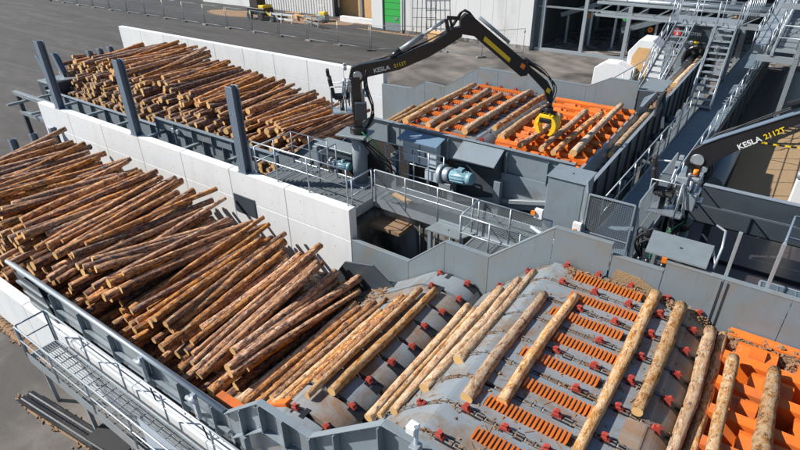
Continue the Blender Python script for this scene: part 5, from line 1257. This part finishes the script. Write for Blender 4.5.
# ------------------------------------------------------------------ background hall
hall = root('factory_hall', (-15, 41, G), 'white-clad factory hall with a green door and an open dark bay', 'building')
def clad(x0, x1, y, z0, z1, wd=1.2, name='cladding_panel', m='offwhite'):
    n = max(1, round((x1 - x0) / wd)); w_ = (x1 - x0) / n
    for i in range(n): MB().b2((x0 + i * w_ + .006, y, z0), (x0 + (i + 1) * w_ - .006, y + .12, z1)).build(name, m, hall, .006)
clad(-24.4, -11.3, 40.6, G + .01, 6)
clad(-28.6, -26.95, 41.6, G + .01, 6)
MB().b2((-26.9, 41.3, G + .01), (-24.45, 41.38, G + .75)).build('door_base', 'galv_dull', hall)
dr = MB().b2((-26.9, 41.3, G + .76), (-24.45, 41.38, 3.0)).build('green_door', 'green', hall)
for z in (-1.15, -.55, .05, .65, 1.25, 1.85, 2.45): MB().b2((-26.88, 41.29, z), (-24.47, 41.299, z + .03)).build('door_groove', 'steel_dark', dr)
MB().tube([(-24.1, 40.5, G), (-24.1, 40.5, 5.8)], .06, 8).build('downpipe', 'galv_dull', hall)
MB().b2((-24.4, 40.56, G), (-11.3, 40.599, G + .35)).build('plinth', 'pit', hall)
MB().b2((-26.98, 41.2, G), (-26.9, 41.45, 3)).build('door_frame', 'galv_dull', hall); MB().b2((-24.45, 41.2, G), (-24.41, 41.45, 3)).build('door_frame', 'galv_dull', hall)
MB().b2((-25.6, 41.26, -1.5), (-25.2, 41.299, -1.25)).build('door_handle', 'galv_dull', dr)
MB().b2((-11.3, 40.72, G + .01), (-11.15, 42.6, 6)).build('side_wall', 'steel', hall)
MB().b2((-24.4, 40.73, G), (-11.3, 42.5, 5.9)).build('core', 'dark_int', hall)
# bay: sill, mullions, interior
MB().b2((-11.1, 41.0, G), (3, 41.3, G + .25)).build('sill', 'galv', hall, .01)
for x in (-10.6, -7.2, -3.9, -.6, 2.6):
    MB().b2((x - .14, 41.02, G + .25), (x + .14, 41.28, 6)).build('mullion', 'galv', hall, .01)
for z in (.9, 3.4): MB().b2((-11.1, 41.05, z), (3, 41.2, z + .12)).build('transom', 'galv_dull', hall)
g = MB().b2((-11.1, 41.3, G + .002), (6, 70, G + .012)).build('bay_floor', 'pit', hall)
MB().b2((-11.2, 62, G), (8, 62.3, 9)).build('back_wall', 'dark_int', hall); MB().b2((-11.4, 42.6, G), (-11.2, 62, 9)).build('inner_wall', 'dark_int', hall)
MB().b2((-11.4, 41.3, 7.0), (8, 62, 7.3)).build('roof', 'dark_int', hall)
for (x, y) in ((-8.5, 46), (-5.5, 46.5), (-4.6, 49), (-9.5, 52), (-1.5, 47), (1.5, 50)): MB().tube([(x, y, G), (x, y, 2.5)], .28, 12).build('column', 'galv_dull', hall)
for (y, z) in ((45, 1.5), (48, 2.2), (52, 1.2)): MB().b2((-11, y, z), (7, y + .2, z + .3)).build('inner_beam', 'galv_dull', hall)
for i, (x, y, z, m_) in enumerate(((-8.2, 45, -.1, 'signal_orange'), (-4.2, 44, .3, 'signal_orange'), (-2.9, 44.2, -.6, 'signal_orange'), (-4.9, 44, .1, 'green'))):
    q = root('bay_disc', (x, y, z), ['orange round reel deep in the dark bay', 'orange round reel near the second frame post', 'orange round reel by the white block', 'green disc painted as a glow spot in the dark bay'][i], 'reel'); MB().tube([(x, y, z), (x, y + .12, z)], .2, 14).build('disc', m_, q); MB().tube([(x, y - .02, z), (x, y + .14, z)], .06, 8).build('hub', 'black', q)  # the green disc is a glow spot put in as plain paint
# scaffold rack against the hall
rk = root('metal_rack', (-21.5, 40, G), 'dark metal rack leaning on the white hall beside the green door', 'rack')
for x in (-22.6, -22.1, -21.6, -21.1, -20.6, -20.1): MB().tube([(x, 39.9, G + .3 + (x + 22.6) * .2), (x, 40.1, 3)], .03, 6).build('upright', 'steel_dark', rk)
for z in (-1.6, -.8, 0, .8, 1.6): MB().tube([(-22.6, 40, z), (-20.1, 40, z + .2)], .025, 6).build('crossbar', 'steel_dark', rk)
cbx = root('cardboard_box', (-19.6, 39.3, G), 'open tan crate standing before the white hall', 'box'); MB().b2((-20.3, 39.0, G), (-18.8, 39.8, G + .75)).build('body', 'wood_raw', cbx, .01); MB().b2((-20.35, 38.95, G + .75), (-18.75, 39.85, G + .79)).build('lid', 'wood_raw', cbx)
# white hall at upper left
wh = root('white_hall', (-40, 45, G), 'white corrugated hall at the top edge left of the dark doorway', 'building')
x = -47.5
while x < -36.2: MB().prism([(x + .02, 44.2), (x + .25, 44.2), (x + .3, 44.3), (x + .38, 44.3), (x + .38, 44.4), (x + .02, 44.4)], G, 5, 'z').build('corrugated_sheet', 'offwhite', wh); x += .4
MB().b2((-47.5, 44.41, G), (-36.2, 45, 5)).build('core', 'dark_int', wh); MB().b2((-36.2, 45.6, G), (-28.6, 46, 5)).build('recess_wall', 'wood_raw', wh)
MB().b2((-36.1, 44.4, G), (-35.8, 44.9, 5)).build('door_post', 'steel_dark', wh); MB().b2((-32.0, 44.0, G), (-31.7, 44.4, 5)).build('door_post', 'steel', wh)
MB().b2((-33.5, 42.4, G), (-28.8, 42.9, G + .55)).build('low_wall', 'white', wh, .02)
MB().b2((-58, 43.8, G), (-48.5, 46, 2)).build('annex', 'offwhite', wh, .02)
# compact loader
ld = root('compact_loader', (-41.8, 38.9, G), 'small dark loader with yellow trim parked at the sawdust', 'loader')
MB().b2((-43.3, 38.4, G + .5), (-40.6, 39.8, G + 1.2)).build('chassis', 'black', ld, .05); MB().b2((-42.9, 38.5, G + 1.2), (-41.6, 39.7, G + 2.3)).build('cab', 'soot', ld, .06)
MB().b2((-42.95, 38.45, G + 2.3), (-41.5, 39.75, G + 2.4)).build('roof', 'signal_red', ld, .03); MB().b2((-41.5, 38.42, G + 1.2), (-40.7, 39.7, G + 1.5)).build('bonnet', 'yellow', ld, .04)
for (x, y) in ((-42.8, 38.3), (-41.1, 38.3), (-42.8, 39.9), (-41.1, 39.9)): MB().tube([(x, y - .12, G + .4), (x, y + .12, G + .4)], .4, 16).build('wheel', 'rubber', ld, .03)
MB().beam((-40.7, 38.6, G + 1.0), (-39.6, 38.6, G + .4), .12, .15).build('lift_arm', 'yellow', ld); MB().b2((-39.7, 38.3, G + .05), (-39.2, 39.9, G + .6)).build('bucket', 'steel_dark', ld, .02)
# generator
ge = root('plate_compactor', (-34.7, 41.2, G), 'small yellow and grey machine with a hoop handle by the low white wall', 'machine')
MB().b2((-35.4, 40.8, G + .25), (-34.1, 41.5, G + .75)).build('engine_block', 'galv_dull', ge, .04); MB().b2((-34.9, 40.78, G + .76), (-34.2, 41.4, G + 1.05)).build('yellow_cover', 'yellow', ge, .03); MB().b2((-35.5, 40.7, G + .03), (-34.0, 41.6, G + .2)).build('base_plate', 'black', ge, .02)
MB().tube([(-35.3, 40.85, G + .7), (-35.2, 40.9, G + 1.5), (-34.8, 41, G + 1.75), (-34.4, 41.1, G + 1.5), (-34.2, 41.1, G + 1.0)], .04, 8).build('hoop_handle', 'white', ge)
for x in (-35.2, -34.3): MB().tube([(x, 40.6, G + .25), (x, 40.72, G + .25)], .22, 14).build('wheel', 'rubber', ge)
# trestles, planks
for i, (x, y, rz) in enumerate(((-38.3, 38.7, .05), (-34.2, 38.9, -.35))):
    tr = root('trestle', (x, y, G), ['white barrier trestle left of the planks', 'dark barrier trestle right of the planks'][i], 'trestle'); m_ = ('white', 'galv_dull')[i]
    for z in (.35, .8): MB().box((x, y, G + z), (3.4, .05, .18), rz).build('rail_board', m_, tr)
    for s in (-1.5, 0, 1.5): MB().beam((x + s * math.cos(rz), y + s * math.sin(rz) - .2, G), (x + s * math.cos(rz), y + s * math.sin(rz), G + .95), .06, .08).build('leg', m_, tr)
for i in range(9):
    x, y = -39.5 + rnd.uniform(0, 5), 40 + rnd.uniform(-.6, 1.4)
    q = root('plank', (x, y, G), f'raw plank in the scrap timber heap, ' + ('lying flat towards the loader', 'crossed over its neighbour', 'lifted at one end', 'half buried in sawdust', 'closest to the white trestle', 'closest to the corrugated hall', 'short and nearly square', 'long and leaning right', 'darkest of the heap')[i], 'plank', 'scrap planks on the sawdust heap')
    MB().box((x, y, G + .25 + i * .04), (rnd.uniform(1.2, 2.8), .22, .05), rnd.uniform(-.8, .8), rnd.uniform(-.1, .1)).build('board', 'wood_raw', q)
# little plates lying in the yard
for i, (x, y, s) in enumerate(((-41, 23.3, .3), (-42.2, 23.6, .22))):
    q = MB().box((x, y, G + .03), (s * 2, s, .05), .4 * i).build('wood_chip', 'wood_raw'); tag(q, ['pale wood scrap lying alone in the open yard, larger one', 'pale wood scrap lying alone in the open yard, smaller one'][i], 'wood scrap')
print('objects', len(bpy.data.objects))
